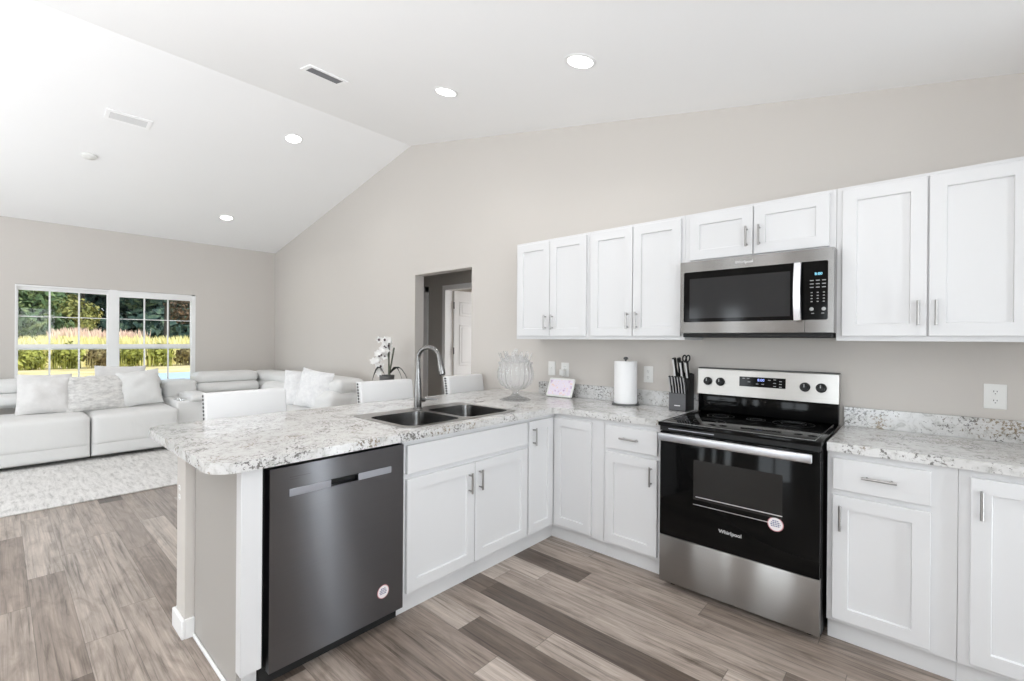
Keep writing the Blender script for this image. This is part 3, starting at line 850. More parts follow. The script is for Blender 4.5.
# ------------------------------------------------------------------ microwave
mw = thing('microwave', 'stainless over the range microwave with black glass door', 'microwave', (1.174, -.2, 1.395))
a0, a1 = .7965, 1.5515
MB().box(a0, a1, -.375, -.004, 1.412, 1.829).build('body', M['mw_steel'], mw)
MB().box(a0 + .01, a1 - .012, -.385, -.01, 1.388, 1.412, .004).build('underside', M['black_matte'], mw)
G = [(.817, 1.476), (1.527, 1.476), (1.527, 1.768), (.817, 1.768)]
Grr = [(p[0], p[1]) for p in rrect(.817, 1.527, 1.476, 1.768, .008, 3)]
mb = MB(); mb.prism([(a0, 1.414), (a1, 1.414), (a1, 1.829), (a0, 1.829)], [Grr], xz, -.402, -.375)
fr_ = mb.build('front_frame', M['mw_steel'], mw)
MB().box(1.4300, 1.4315, -.4026, -.4018, 1.4145, 1.476).build('door_seam', M['black'], fr_)
mb = MB(); mb.prism(Grr, [], xz, -.399, -.376)
dg = mb.build('door', M['black_glass'], mw)
MB().box(.850, 1.365, -.3997, -.3991, 1.497, 1.728).build('door_window', M['mw_glass'], dg)
hp = []
for i in range(13):
    t = i / 12; hp.append((1.402, -.428 - .020 * math.sin(PI * t), 1.474 + .290 * t))
mb = MB(); bm = mb.bm; rr = []
for (x, y, z) in hp:
    rr.append([bm.verts.new(v) for v in ((x - .017, y + .010, z), (x - .015, y - .002, z), (x + .015, y - .002, z), (x + .017, y + .010, z))])
for i in range(12):
    for k in range(4): bm.faces.new((rr[i][k], rr[i][(k + 1) % 4], rr[i + 1][(k + 1) % 4], rr[i + 1][k]))
bm.faces.new(rr[0][::-1]); bm.faces.new(rr[-1])
mb.box(1.392, 1.412, -.422, -.3985, 1.482, 1.505); mb.box(1.392, 1.412, -.422, -.3985, 1.735, 1.757)
mb.build('handle', M['handle_steel'], dg)
cp = MB().box(1.437, 1.524, -.4000, -.3992, 1.479, 1.765).build('control_panel', M['black_glass'], dg)
mb = MB(); text_mesh(mb, '8:00', .019, face_y(1.487, -.4006, 1.704)); mb.build('digits', M['led_cyan'], cp, smooth=False)
for i in range(3):
    for zz, w in ((1.672, .008), (1.655, .008), (1.638, .008), (1.612, .004), (1.597, .004), (1.582, .004), (1.567, .004)):
        xx = 1.459 + i * .0255; MB().box(xx - w, xx + w, -.4006, -.3999, zz - .002, zz + .002).build('button', M['print'], cp)
for xx in (1.459, 1.510): MB().cyl((xx, -.3999, 1.530), (xx, -.4006, 1.530), .009, n=16).build('button', M['print'], cp)
for xx in (1.464, 1.506): MB().box(xx - .006, xx + .006, -.4006, -.3999, 1.507, 1.510).build('button', M['print'], cp)
mb = MB(); text_mesh(mb, 'Whirlpool', .022, face_y(1.145, -.4025, 1.799)); mb.build('badge', M['logo'], fr_, smooth=False)

# ------------------------------------------------------------------ wall outlets and switch
def plate(name, label, cat, x, z, kind, fr, w=.072, h=.116):
    if fr == 'y': F = lambda u, v, n_: (x + u, -n_, z + v)
    else: F = lambda u, v, n_: (x + u, -2.533 - n_, z + v)
    c = thing(name, label, cat, F(0, -h / 2, 0))
    mb = MB()
    p, q = F(-w / 2, -h / 2, 0), F(w / 2, h / 2, .006)
    mb.box(min(p[0], q[0]), max(p[0], q[0]), min(p[1], q[1]), max(p[1], q[1]), min(p[2], q[2]), max(p[2], q[2]), .003, 2)
    mb.build('cover_plate', M['white_plastic'], c)
    if kind == 'outlet':
        for dz in (-.021, .021):
            P = [(.0165 * math.cos(2 * PI * k / 24), dz + max(-.0125, min(.0125, .0165 * math.sin(2 * PI * k / 24)))) for k in range(24)]
            mb = MB(); mb.prism(P, [], F, .006, .0085); s_ = mb.build('socket', M['white_plastic'], c)
            mb = MB()
            for (u, hh) in ((-.0055, .0075), (.0055, .006)): mb.prism([(u - .0012, dz - hh / 2 + .003), (u + .0012, dz - hh / 2 + .003), (u + .0012, dz + hh / 2 + .003), (u - .0012, dz + hh / 2 + .003)], [], F, .0085, .0088)
            mb.prism([(.0022 * math.cos(2 * PI * k / 10), dz - .008 + .0022 * math.sin(2 * PI * k / 10)) for k in range(10)], [], F, .0085, .0088)
            mb.build('slot', M['slot'], s_)
    else:
        mb = MB(); mb.prism([(-.006, -.013), (.006, -.013), (.006, .013), (-.006, .013)], [], F, .006, .0085)
        mb.prism([(-.0045, 0), (.0045, 0), (.0045, .011), (-.0045, .011)], [], F, .0085, .017)
        mb.build('toggle', M['white_plastic'], c)
    return c
plate('light_switch', 'white light switch on the wall above the pink screen, nearer the crystal bowl', 'switch', -.453, 1.129, 'switch', 'y')
plate('wall_outlet', 'white outlet with a plug in it, behind and above the pink screen', 'outlet', -.318, 1.124, 'outlet', 'y', .075)
plate('wall_outlet', 'white outlet on the wall between the paper towels and knife block', 'outlet', .4085, 1.126, 'outlet', 'y', .072)
plate('wall_outlet', 'white outlet on the wall above the short worktop, under the large wall cabinet', 'outlet', 2.127, 1.118, 'outlet', 'y', .076)
plate('wall_outlet', 'white outlet on the end of the peninsula half wall below the counter corner', 'outlet', -.712, .640, 'outlet', 'f')
pg = MB(); pg.box(-.345, -.300, -.050, -.0092, 1.078, 1.128, .006)
pg = tag(pg.build('power_plug', M['white_plastic']), 'white power adapter plugged into the outlet above the pink screen', 'plug')

# ------------------------------------------------------------------ things on the worktops
# smart display
sd = thing('photo_display', 'small white tilted screen showing a pink picture on the corner worktop', 'display', (-.285, -.09, CZ1), .06)
tl = math.radians(24); cs, sn = math.cos(tl), math.sin(tl)
def sdp(u, v, n_): return (u, -.055 + v * sn - n_ * cs, .006 + v * cs + n_ * sn)
mb = MB(); mb.prism(rrect(-.118, .118, 0, .155, .012, 4), [], sdp, -.012, 0)
mb.build('case', M['white_plastic'], sd, local=True)
mb = MB(); mb.prism([(-.104, .014), (.104, .014), (.104, .141), (-.104, .141)], [], sdp, .0002, .0008)
mb.build('screen', M['screen'], sd, local=True)
mb = MB(); mb.prism([(-.045, .0), (.04, .0), (.040, .01), (.002, .09), (-.02, .06)], [], lambda u, v, w: (w, u, v), -.095, .095)
mb.build('speaker_base', M['pot'], sd, local=True)
# paper towels
th = thing('paper_towel_holder', 'dark metal paper towel stand on the worktop beside the splash', 'holder', (.3, -.135, CZ1))
MB().lathe([(.095, 0), (.095, .008), (.09, .012), (0, .012)], (.3, -.135, CZ1), 40).build('base', M['pot'], th)
mb = MB(); mb.cyl((.3, -.135, CZ1 + .01), (.3, -.135, CZ1 + .322), .006, n=12); mb.build('rod', M['pot'], th)
mb = MB(); mb.ball((.3, -.135, CZ1 + .328), (.017, .017, .011)); mb.build('finial', M['pot'], th)
pr_ = MB()
pr_.lathe([(.022, .0), (.078, .0), (.0795, .003), (.0795, .292), (.078, .295), (.022, .295), (.020, .293), (.020, .002), (.022, .0)], (.3, -.135, CZ1 + .013), 48)
tag(pr_.build('paper_towel_roll', M['paper']), 'white paper towel roll standing on its dark holder', 'paper towels')
# knife block
kb = thing('knife_block', 'black knife block with grey front plate beside the range', 'knife block', (.687, -.115, CZ1))
KX0, KX1 = .631, .743
mb = MB(); mb.prism([(-.165, CZ1), (-.03, CZ1), (-.03, CZ1 + .235), (-.075, CZ1 + .245), (-.145, CZ1 + .115), (-.165, CZ1 + .115)], [], lambda u, v, w: (w, u, v), KX0, KX1)
mb.build('block', M['black'], kb)
fp = MB().box(KX0 + .002, KX1 - .002, -.1685, -.1652, CZ1 + .004, CZ1 + .113, .001, 1).build('front_plate', pbr('grey_plate', (.095, .095, .10), .45), kb)
mb = MB(); mb.box(.668, .706, -.1690, -.1686, CZ1 + .032, CZ1 + .038); mb.build('badge', M['logo'], fp)
# steak knives stand in the lower row
kd = Vector((-.004, -.032, .130)).normalized()      # lean of the slots
def knife(name, x, y, z, L, r, mats, label, group, tip=.012):
    mb = MB(); p = Vector((x, y, z))
    n_ = Vector((0, kd.z, -kd.y))
    bm = mb.bm; rr = []
    prof = [(0, 1.0), (.12, 1.05), (.5, .82), (.85, 1.02), (.97, 1.0), (1.0, .75)]
    for t, s in prof:
        c_ = p + kd * (L * t) + Vector((0, 0, 0))
        ring = []
        for k in range(12):
            a = 2 * PI * k / 12
            ring.append(bm.verts.new(c_ + Vector((1, 0, 0)) * (r * .62 * s * math.cos(a)) + n_ * (r * 1.15 * s * math.sin(a))))
        rr.append(ring)
    for i in range(len(rr) - 1):
        for k in range(12):
            f = bm.faces.new((rr[i][k], rr[i][(k + 1) % 12], rr[i + 1][(k + 1) % 12], rr[i + 1][k]))
            f.material_index = 1 if (i >= 4 or math.sin(2 * PI * (k + .5) / 12) > -.3 or math.cos(2 * PI * (k + .5) / 12) > .6) else 0
    bm.faces.new(rr[0][::-1]); f = bm.faces.new(rr[-1]); f.material_index = 1
    o = mb.build(name, mats); return tag(o, label, 'knife', group)
KN = [pbr('light_knife_handle', (.70, .70, .70), .35), M['black']]
ords = ['first steak knife in the low row, at the edge by the paper towels', 'second steak knife from the paper towel edge of the low row', 'third steak knife from the paper towel edge of the low row',
        'third steak knife from the range edge of the low row', 'second steak knife from the range edge of the low row', 'last steak knife in the low row, at the edge by the range']
SK = [pbr('steak_handle', (.42, .42, .425), .4), M['black']]
for i in range(6):
    knife('steak_knife', .641 + i * .0188, -.152, CZ1 + .1165, .112, .0112, SK, ords[i], 'steak knives in the block')
for (x, yy, zz, L, r, lab) in ((.648, -.098, .205, .128, .0200, 'tall silver handled knife at the paper towel edge of the knife block'),
                     (.670, -.080, .233, .100, .0180, 'black and silver kitchen knife second along the back of the block'),
                     (.694, -.098, .205, .106, .0190, 'silver handled knife in the middle of the knife block'),
                     (.728, -.098, .205, .108, .0190, 'silver handled knife at the range edge of the block')):
    knife('kitchen_knife', x, yy + .004, CZ1 + zz + .012, L, r, KN if 'black' not in lab else [M['black'], M['black']], lab, 'large knives in the block')
# kitchen scissors: black loops at the back
mb = MB()
for sx in (-.012, .012):
    c_ = Vector((.712 + sx, -.088, CZ1 + .340)); pts = [c_ + Vector((.011 * math.cos(a), .010 * math.sin(a) * .4, .020 * math.sin(a))) for a in [2 * PI * k / 16 for k in range(17)]]
    mb.tube(pts, .0045, 8)
mb.tube([(.712, -.070, CZ1 + .2465), (.712, -.086, CZ1 + .322)], [.009, .010], 10)
tag(mb.build('kitchen_scissors', M['black']), 'black handled kitchen scissors in the back of the knife block', 'scissors')
# crystal bowl
cb = thing('crystal_bowl', 'footed fluted crystal bowl with a crown of glass leaves on the corner worktop', 'bowl', (-.43, -.49, CZ1))
cc = (-.43, -.49, CZ1)
MB().lathe([(.110, 0), (.112, .004), (.085, .014), (.04, .028), (.022, .045), (.020, .060), (.034, .072), (.0, .072)], cc, 96, .06, 16).build('foot', M['crystal'], cb)
mb = MB(); mb.lathe([(.03, .0725), (.075, .085), (.115, .120), (.132, .165), (.132, .215), (.118, .262), (.128, .285), (.122, .285), (.110, .262), (.122, .215), (.122, .168), (.105, .128), (.07, .096), (.0, .088)], cc, 128, .045, 18)
mb.build('bowl', M['crystal'], cb)
lid = MB(); lid.lathe([(.108, .286), (.112, .291), (.090, .312), (.05, .332), (.016, .342), (.010, .352), (.018, .366), (.012, .380), (0, .386), (.0, .330), (.045, .326), (.085, .305), (.104, .290), (.108, .286)], cc, 64, .03, 12)
lid = lid.build('lid', M['crystal'], cb)
mb = MB()
for ring_, (n_, r0, z0, L) in enumerate(((13, .105, .285, .075), (9, .070, .300, .072))):
    for k in range(n_):
        a = 2 * PI * k / n_ + ring_ * .3
        d_ = Vector((math.cos(a), math.sin(a), 0)); b_ = Vector(cc) + d_ * r0 + Vector((0, 0, z0))
        ax_ = (d_ * .35 + Vector((0, 0, 1))).normalized()
        tq = Vector((-d_.y, d_.x, 0))
        bm = mb.bm; rr = []
        for t, w in ((0, .004), (.3, .014), (.6, .013), (.85, .007), (1, .001)):
            q = b_ + ax_ * (L * t); nrm = ax_.cross(tq)
            rr.append([bm.verts.new(q + tq * w), bm.verts.new(q + nrm * .0035), bm.verts.new(q - tq * w), bm.verts.new(q - nrm * .0035)])
        for i in range(4):
            for j in range(4): bm.faces.new((rr[i][j], rr[i][(j + 1) % 4], rr[i + 1][(j + 1) % 4], rr[i + 1][j]))
        bm.faces.new(rr[0][::-1]); bm.faces.new(rr[-1])
mb.build('leaf', M['crystal'], lid, smooth=False)

# ------------------------------------------------------------------ counter stools behind the peninsula
def stool(loc, rz, label):
    c = thing('counter_stool', label, 'stool', loc, rz, 'white stools along the peninsula')
    w = .228
    mb = MB(); mb.box(-.02, .335, -w, w, .57, .645, .03, 4); mb.build('seat', M['chair_fabric'], c, local=True)
    mb = MB(); bm = mb.bm
    # slightly reclined padded back
    mb.box(-.075, 0, -w, w, .0, .44, .014, 3)
    for v in bm.verts: v.co = Vector((v.co.x - (v.co.z) * .16 + (.012 * (1 - (v.co.y / w) ** 2) if v.co.x > -.03 else 0), v.co.y, v.co.z + .60))
    mb.build('backrest', M['chair_fabric'], c, local=True)
    mb = MB()
    for sy in (-1, 1):
        for k in range(20):
            z = .015 + k * .0215
            mb.ball((-.040 - z * .16, sy * (w + .001), .60 + z), (.013, .004, .0085), 8, 6)
    mb.build('nailhead_trim', M['nail'], c, local=True)
    for sx in (.02, .30):
        for sy in (-1, 1):
            mb = MB(); mb.tube([(sx + (.02 if sx > .1 else -.03), sy * .215, 0), (sx, sy * .19, .59)], [.017, .024], 8); mb.build('leg', M['chair_wood'], c, local=True)
    mb = MB(); mb.box(-.01, .33, -.207, -.187, .2, .225).box(-.01, .33, .187, .207, .2, .225).box(.305, .325, -.2, .2, .2, .225)
    mb.build('footrest', M['chair_wood'], c, local=True)
    return c
st = stool((-1.135, -2.085, 0), .02, 'white upholstered stool with nailhead trim nearest the peninsula end')
s2 = copy_tree(st); s2.location = (-1.16, -1.09, 0); s2.rotation_euler.z = -.05; s2['label'] = 'white stool with nailhead trim in front of the orchid'
s3 = copy_tree(st); s3.location = (-1.15, -.265, 0); s3.rotation_euler.z = .08; s3['label'] = 'white stool with nailhead trim in front of the hallway opening'

# ------------------------------------------------------------------ living room
rug = MB(); rug.box(-5.9, -3.266, -4.6, -1.2, 0.0005, .012, .004)
tag(rug.build('rug', M['rug']), 'large pale grey distressed rug in front of the white sofa', 'rug')

def cushion(mb, x0, x1, y0, y1, z0, z1, r=.06, puff=(0, 0, 0), cuts=6):
    """soft block: subdivided box with rounded edges and bulging faces"""
    bm = mb.bm; before = set(bm.faces); vb = set(bm.verts)
    g = bmesh.ops.create_cube(bm, size=2)
    es = list({e for v in g['verts'] for e in v.link_edges})
    bmesh.ops.subdivide_edges(bm, edges=es, cuts=cuts * 2, use_grid_fill=True)
    hx, hy, hz = (x1 - x0) / 2, (y1 - y0) / 2, (z1 - z0) / 2
    cx, cy, cz = (x0 + x1) / 2, (y0 + y1) / 2, (z0 + z1) / 2
    r = min(r, hx * .98, hy * .98, hz * .98)
    for v in bm.verts:
        if v in vb: continue
        p = v.co.copy()
        # redistribute samples towards the edges so the rounding has vertices
        q = Vector([math.copysign(abs(a) ** .55, a) if abs(a) > 1e-9 else 0 for a in p])
        w = Vector((q.x * hx, q.y * hy, q.z * hz))
        core = Vector((max(-hx + r, min(hx - r, w.x)), max(-hy + r, min(hy - r, w.y)), max(-hz + r, min(hz - r, w.z))))
        d = w - core
        if d.length > 1e-9: w = core + d.normalized() * r
        bx, by, bz = [1 - min(1, abs(a)) ** 2 for a in p]
        w.x += math.copysign(puff[0] * by * bz, p.x) if abs(p.x) > .99 else 0
        w.y += math.copysign(puff[1] * bx * bz, p.y) if abs(p.y) > .99 else 0
        w.z += math.copysign(puff[2] * bx * by, p.z) if abs(p.z) > .99 else 0
        v.co = w + Vector((cx, cy, cz))
    mb._mark(before); return mb
LE = M['leather']
sf = thing('sectional_sofa', 'white leather reclining sectional sofa in the corner under the window', 'sofa', (-5.2, -1.0, 0))
def seat_run_x(ya, yb, front=-4.88, back=-6.16):
    """one seat of the run under the window, facing +x"""
    mb = MB(); mb.box(back + .06, front - .05, ya + .003, yb - .003, .05, .30); mb.build('seat_base', LE, sf)
    mb = MB(); cushion(mb, back + .5, front, ya + .003, yb - .003, .17, .502, .038, (.02, 0, .015)); mb.build('seat', LE, sf)
    mb = MB(); cushion(mb, front - .16, front - .015, ya + .004, yb - .004, .05, .225, .03, (.012, 0, 0)); mb.build('footrest_panel', LE, sf)
    mb = MB(); cushion(mb, back + .03, back + .56, ya + .004, yb - .004, .28, .74, .09, (.03, 0, .02)); cushion(mb, back + .06, back + .50, ya + .006, yb - .006, .56, .72, .08, (.03, 0, 0)); b = mb.build('backrest', LE, sf)
    mb = MB(); cushion(mb, back + .06, back + .42, ya + .008, yb - .008, .70, .862, .07, (.02, 0, .01)); mb.build('headrest', LE, b)
seat_run_x(-4.05, -3.24); seat_run_x(-3.235, -2.432); seat_run_x(-2.427, -1.635)
# console with cup holders
mb = MB(); mb.box(-6.10, -5.02, -1.630, -1.262, .05, .565, .03, 4)
cn = mb.build('console', LE, sf)
mb = MB(); cushion(mb, -6.10, -5.62, -1.628, -1.264, .54, .77, .05, (.01, 0, .01)); mb.build('console_back', LE, cn)
mb = MB(); cushion(mb, -5.60, -4.98, -1.50, -1.264, .55, .635, .04, (.01, 0, .012)); mb.build('armrest', LE, cn)
for xx in (-5.12, -5.28):
    mb = MB(); mb.lathe([(.042, 0), (.045, .006), (.038, .006), (.036, -.01), (0, -.012)], (xx, -1.565, .566), 24); mb.build('cup_holder', M['chrome'], cn)
seat_run_x(-1.258, -.42)
# corner wedge
mb = MB(); mb.box(-6.1, -5.3, -.415, -.1, .05, .30); mb.build('seat_base', LE, sf)
mb = MB(); cushion(mb, -5.9, -5.2, -.415, -.12, .17, .50, .06); mb.build('seat', LE, sf)
mb = MB(); cushion(mb, -6.12, -5.20, -.415, -.06, .28, .74, .10, (.02, 0, .02)); b = mb.build('backrest', LE, sf)
mb = MB(); cushion(mb, -6.10, -5.20, -.412, -.08, .70, .850, .07, (.02, 0, .01)); mb.build('headrest', LE, b)
# run along the back wall, facing -y
def seat_run_y(xa, xb, back=-.05, front=-1.13):
    mb = MB(); mb.box(xa + .003, xb - .003, front + .05, back - .06, .05, .30); mb.build('seat_base', LE, sf)
    mb = MB(); cushion(mb, xa + .004, xb - .004, front, back - .45, .17, .525, .055, (0, .02, .015)); mb.build('seat', LE, sf)
    mb = MB(); cushion(mb, xa + .004, xb - .004, front + .015, front + .16, .05, .225, .03); mb.build('footrest_panel', LE, sf)
    mb = MB(); cushion(mb, xa + .004, xb - .004, back - .56, back - .03, .28, .74, .09, (0, .03, .02)); b = mb.build('backrest', LE, sf)
    mb = MB(); cushion(mb, xa + .008, xb - .008, back - .44, back - .06, .71, .880, .075, (0, .02, .01)); mb.build('headrest', LE, b)
seat_run_y(-5.19, -4.36); seat_run_y(-4.355, -3.16)
for (x, y) in ((-5.1, -4.0), (-5.1, -1.7), (-6.05, -4.0), (-6.05, -.15), (-3.35, -1.0), (-3.35, -.15), (-5.6, -1.0)): MB().box(x - .025, x + .025, y - .025, y + .025, .0125, .052).build('foot', M['black'], sf)

def pillow(name, loc, w, h, t, yaw, lean, roll, mat, label):
    mb = MB(); N = 14; bm = mb.bm; g = {}
    for side in (1, -1):
        for i in range(N + 1):
            for j in range(N + 1):
                u, v = i / N * 2 - 1, j / N * 2 - 1
                if side == -1 and (abs(u) == 1 or abs(v) == 1): g[side, i, j] = g[1, i, j]; continue
                pin = 1 - .055 * (1 - abs(u) ** 2) * abs(v) ** 4; pin2 = 1 - .055 * (1 - abs(v) ** 2) * abs(u) ** 4
                th = t / 2 * (max(0, (1 - abs(u) ** 2.6) * (1 - abs(v) ** 2.6))) ** .55
                nz = noise.noise(Vector((u * 2.1 + loc[0] * 3, v * 2.1 + loc[1] * 5, side))) * .022
                g[side, i, j] = bm.verts.new((u * w / 2 * pin2, side * th + (nz if th > .01 else 0), v * h / 2 * pin + h / 2))
    for side in (1, -1):
        for i in range(N):
            for j in range(N):
                f = [g[side, i, j], g[side, i + 1, j], g[side, i + 1, j + 1], g[side, i, j + 1]]
                bm.faces.new(f if side == 1 else f[::-1])
    Mx = Matrix.Rotation(lean, 4, 'X') @ Matrix.Rotation(roll, 4, 'Y')
    for v in bm.verts: v.co = Mx @ v.co
    me = mb.mesh(name, mat); o = bpy.data.objects.new(name, me); COL.objects.link(o)
    zmin = min(v.co.z for v in me.vertices)
    o.location = (loc[0], loc[1], loc[2] - zmin); o.rotation_euler = (0, 0, yaw)
    return tag(o, label, 'pillow', 'throw pillows on the sofa')
FXY = PI / 2      # facing +x
pillow('throw_pillow', (-5.30, -2.775, .505), .44, .45, .18, FXY, -.26, .03, M['linen'], 'plain off white linen pillow at the outer end of the pillow row under the window')
pillow('throw_pillow', (-5.28, -2.33, .505), .56, .42, .17, FXY + .04, -.28, 0, M['fuzzy'], 'mottled grey and white pillow in the middle of the row under the window')
pillow('throw_pillow', (-5.29, -1.92, .505), .42, .44, .17, FXY - .06, -.24, -.10, M['pale'], 'smooth pale grey tilted pillow by the sofa console')
pillow('throw_pillow', (-5.56, -2.10, .56), .50, .44, .14, FXY, -.16, .04, M['linen'], 'off white pillow peeking out behind the pale grey one')
pillow('throw_pillow', (-3.90, -.63, .505), .42, .44, .15, 1.0, -.26, .10, M['white_pillow'], 'white textured pillow farther back of the pair along the back wall')
pillow('throw_pillow', (-3.56, -.65, .505), .46, .46, .16, .45, -.22, .14, M['white_pillow'], 'white textured pillow in front of its twin, nearer the stools')

# side table with orchid beside the sofa end
tb = thing('side_table', 'small white side table under the orchid at the sofa end', 'table', (-2.50, -.27, 0))
MB().lathe([(.0, .585), (.22, .585), (.225, .592), (.225, .605), (.22, .61), (0, .61)], (-2.50, -.27, 0), 32).build('table_top', M['trim'], tb)
MB().lathe([(.03, .02), (.025, .3), (.03, .5849), (0, .5849)], (-2.50, -.27, 0), 16).build('pedestal', M['trim'], tb)
MB().lathe([(.15, 0), (.15, .012), (.03, .03), (0, .03)], (-2.50, -.27, 0), 32).build('base', M['trim'], tb)
OXY = Vector((-2.50, -.27, .61))
op = thing('potted_orchid', 'white spotted orchid in a dark pot behind the middle stool', 'plant', OXY)
MB().lathe([(.06, 0), (.075, .02), (.078, .28), (.080, .36), (.074, .36), (.07, .33), (0, .33)], OXY, 24).build('pot', M['pot'], op)
random.seed(3)
side = Vector((-.743, -.669, 0))         # toward picture left
mb = MB()
tops = []
for k, (hx, hz) in enumerate(((.00, .745), (-.05, .66), (.02, .62))):
    b0 = OXY + Vector((.01 * k, 0, .36)); pts = [b0 + side * (-.02 + hx * t) + Vector((0, 0, (hz - .36) * t)) for t in (0, .3, .6, .85, 1)]
    mb.tube(pts, .009, 8)
mb.build('stem', M['stem'], op)
mb = MB()
arcs = []
for k in range(38):
    t = k / 37
    base = OXY + side * (.00 + .12 * t + random.uniform(-.04, .03)) + Vector((0, 0, .735 - .28 * t * t - .02 * t + random.uniform(-.07, .03))) + Vector((random.uniform(-.04, .04), random.uniform(-.04, .04), 0))
    arcs.append(base)
    nrm = Vector((.67 + random.uniform(-.4, .4), -.74 + random.uniform(-.4, .4), random.uniform(-.3, .4))).normalized()
    a_ = nrm.orthogonal().normalized(); b_ = nrm.cross(a_)
    for q in range(5):
        an = 2 * PI * q / 5 + k; d1 = a_ * math.cos(an) + b_ * math.sin(an); d2 = nrm.cross(d1)
        R_ = .042
        P = [base, base + d1 * R_ * .5 + d2 * R_ * .42 + nrm * .006, base + d1 * R_ + nrm * .010, base + d1 * R_ * .5 - d2 * R_ * .42 + nrm * .006]
        mb.quad(*P)
mb.build('blossom', M['orchid'], op, smooth=False)
mb = MB()
for b_ in arcs[2::3]:
    mb.ball(b_ + Vector((.014, -.014, 0)), (.012, .012, .014), 8, 6)
mb.build('blossom_throat', M['orchid_spot'], op)
mb = MB()
for sgn, L in ((-1, .20), (-1, .14), (1, .13)):
    d_ = side * sgn; rr = []
    for i in range(7):
        t = i / 6; q = OXY + d_ * (.03 + L * t) + Vector((0, 0, .37 + .10 * math.sin(PI * t * .9) - .10 * t * t)); wv = Vector((.67, -.74, .3)).normalized() * (.035 * math.sin(PI * min(1, t * .9 + .08)))
        rr.append((mb.bm.verts.new(q + wv), mb.bm.verts.new(q + Vector((0, 0, .008))), mb.bm.verts.new(q - wv), mb.bm.verts.new(q - Vector((0, 0, .006)))))
    for i in range(6):
        for j in range(4): mb.bm.faces.new((rr[i][j], rr[i][(j + 1) % 4], rr[i + 1][(j + 1) % 4], rr[i + 1][j]))
    mb.bm.faces.new(rr[0][::-1]); mb.bm.faces.new(rr[-1])
mb.build('leaf', M['dark_leaf'], op)

# ------------------------------------------------------------------ ceiling fixtures
def slope(x): return math.atan((ZP - ZL) / (XP - XL)) if x < XP else -math.atan((ZP - ZR) / (XR - XP))
def ceil_thing(name, label, cat, x, y, group=None, drop=.0):
    o = thing(name, label, cat, (x, y, ceil_z(x) - drop), 0, group)
    o.rotation_euler = (0, -slope(x), 0)
    return o
lamps = [(.400, -.887, 'recessed ceiling light nearest above the range'), (-.785, -.893, 'recessed ceiling light near the ridge on the kitchen slope'),
         (-3.02, -1.07, 'recessed ceiling light near the ridge on the living room slope'), (-5.216, -1.041, 'recessed ceiling light lowest on the living room slope, nearest the window'),
         (1.90, -1.08, None), (-.774, -3.1, None), (.416, -3.1, None), (1.606, -3.1, None), (-3.013, -4.2, None), (-5.245, -4.2, None), (-.774, -5.4, None), (1.1, -5.4, None)]  # entries with None are unseen lights added for brightness
for (x, y, lab) in lamps:
    if lab is None: lab = 'recessed ceiling light added out of view'
    o = ceil_thing('ceiling_light', lab, 'ceiling light', x, y, 'recessed ceiling lights')
    MB().lathe([(.072, .0), (.092, .0), (.092, -.003), (.074, -.007), (.072, 0)], (0, 0, 0), 40).build('trim_ring', M['trim'], o, local=True)
    MB().lathe([(0, -.002), (.071, -.002), (.071, -.004), (0, -.004)], (0, 0, 0), 40).build('lens', M['lens'], o, local=True)
    L_ = light('downlight', 'AREA', (x, y, ceil_z(x) - .016), (0, -slope(x), 0), DOWN, (1, .98, .955), shape='DISK', size=.14, spread=math.radians(140))
def vent(x, y, wx, wy, label, dark):
    o = ceil_thing('ceiling_vent', label, 'vent', x, y, 'ceiling vents')
    mb = MB(); f = .028
    mb.prism([(-wx / 2, -wy / 2), (wx / 2, -wy / 2), (wx / 2, wy / 2), (-wx / 2, wy / 2)], [[(-wx / 2 + f, -wy / 2 + f), (wx / 2 - f, -wy / 2 + f), (wx / 2 - f, wy / 2 - f), (-wx / 2 + f, wy / 2 - f)]], xy, -.008, -.0005)
    mb.build('frame', M['trim_bright'], o, local=True)
    MB().box(-wx / 2 + f, wx / 2 - f, -wy / 2 + f, wy / 2 - f, -.0015, -.0005).build('backing', M['pot'] if dark else M['duct'], o, local=True)
    mb = MB(); n = 6
    for k in range(n):
        xx = -wx / 2 + f + (wx - 2 * f) * (k + .5) / n
        hw = (wx - 2 * f) / n * (.26 if dark else .44)
        s_ = 1
        mb.quad((xx - hw, -wy / 2 + f, -.0075), (xx + hw, -wy / 2 + f, -.0035), (xx + hw, wy / 2 - f, -.0035), (xx - hw, wy / 2 - f, -.0075))
    mb.build('louver', M['louver_dark' if dark else 'louver'], o, local=True, smooth=False)
M['duct'] = pbr('grey_duct', (.55, .55, .55), .7)
M['louver'] = pbr('light_grey_louver', (.72, .72, .72), .6)
M['louver_dark'] = pbr('grey_louver', (.20, .20, .21), .6)
M['trim_bright'] = pbr('white_vent_frame', (.95, .95, .95), .5)
vent(-1.512, -1.469, .165, .30, 'ceiling vent with dark louvers on the kitchen slope by the ridge', True)
vent(-3.512, -2.329, .160, .32, 'white ceiling vent on the living room slope', False)
o = ceil_thing('smoke_detector', 'small white round detector on the living room slope beside the white vent', 'detector', -4.349, -2.513)
MB().lathe([(.0, -.0005), (.062, -.0005), (.062, -.012), (.05, -.022), (0, -.024)], (0, 0, 0), 32).build('body', M['white_plastic'], o, local=True)

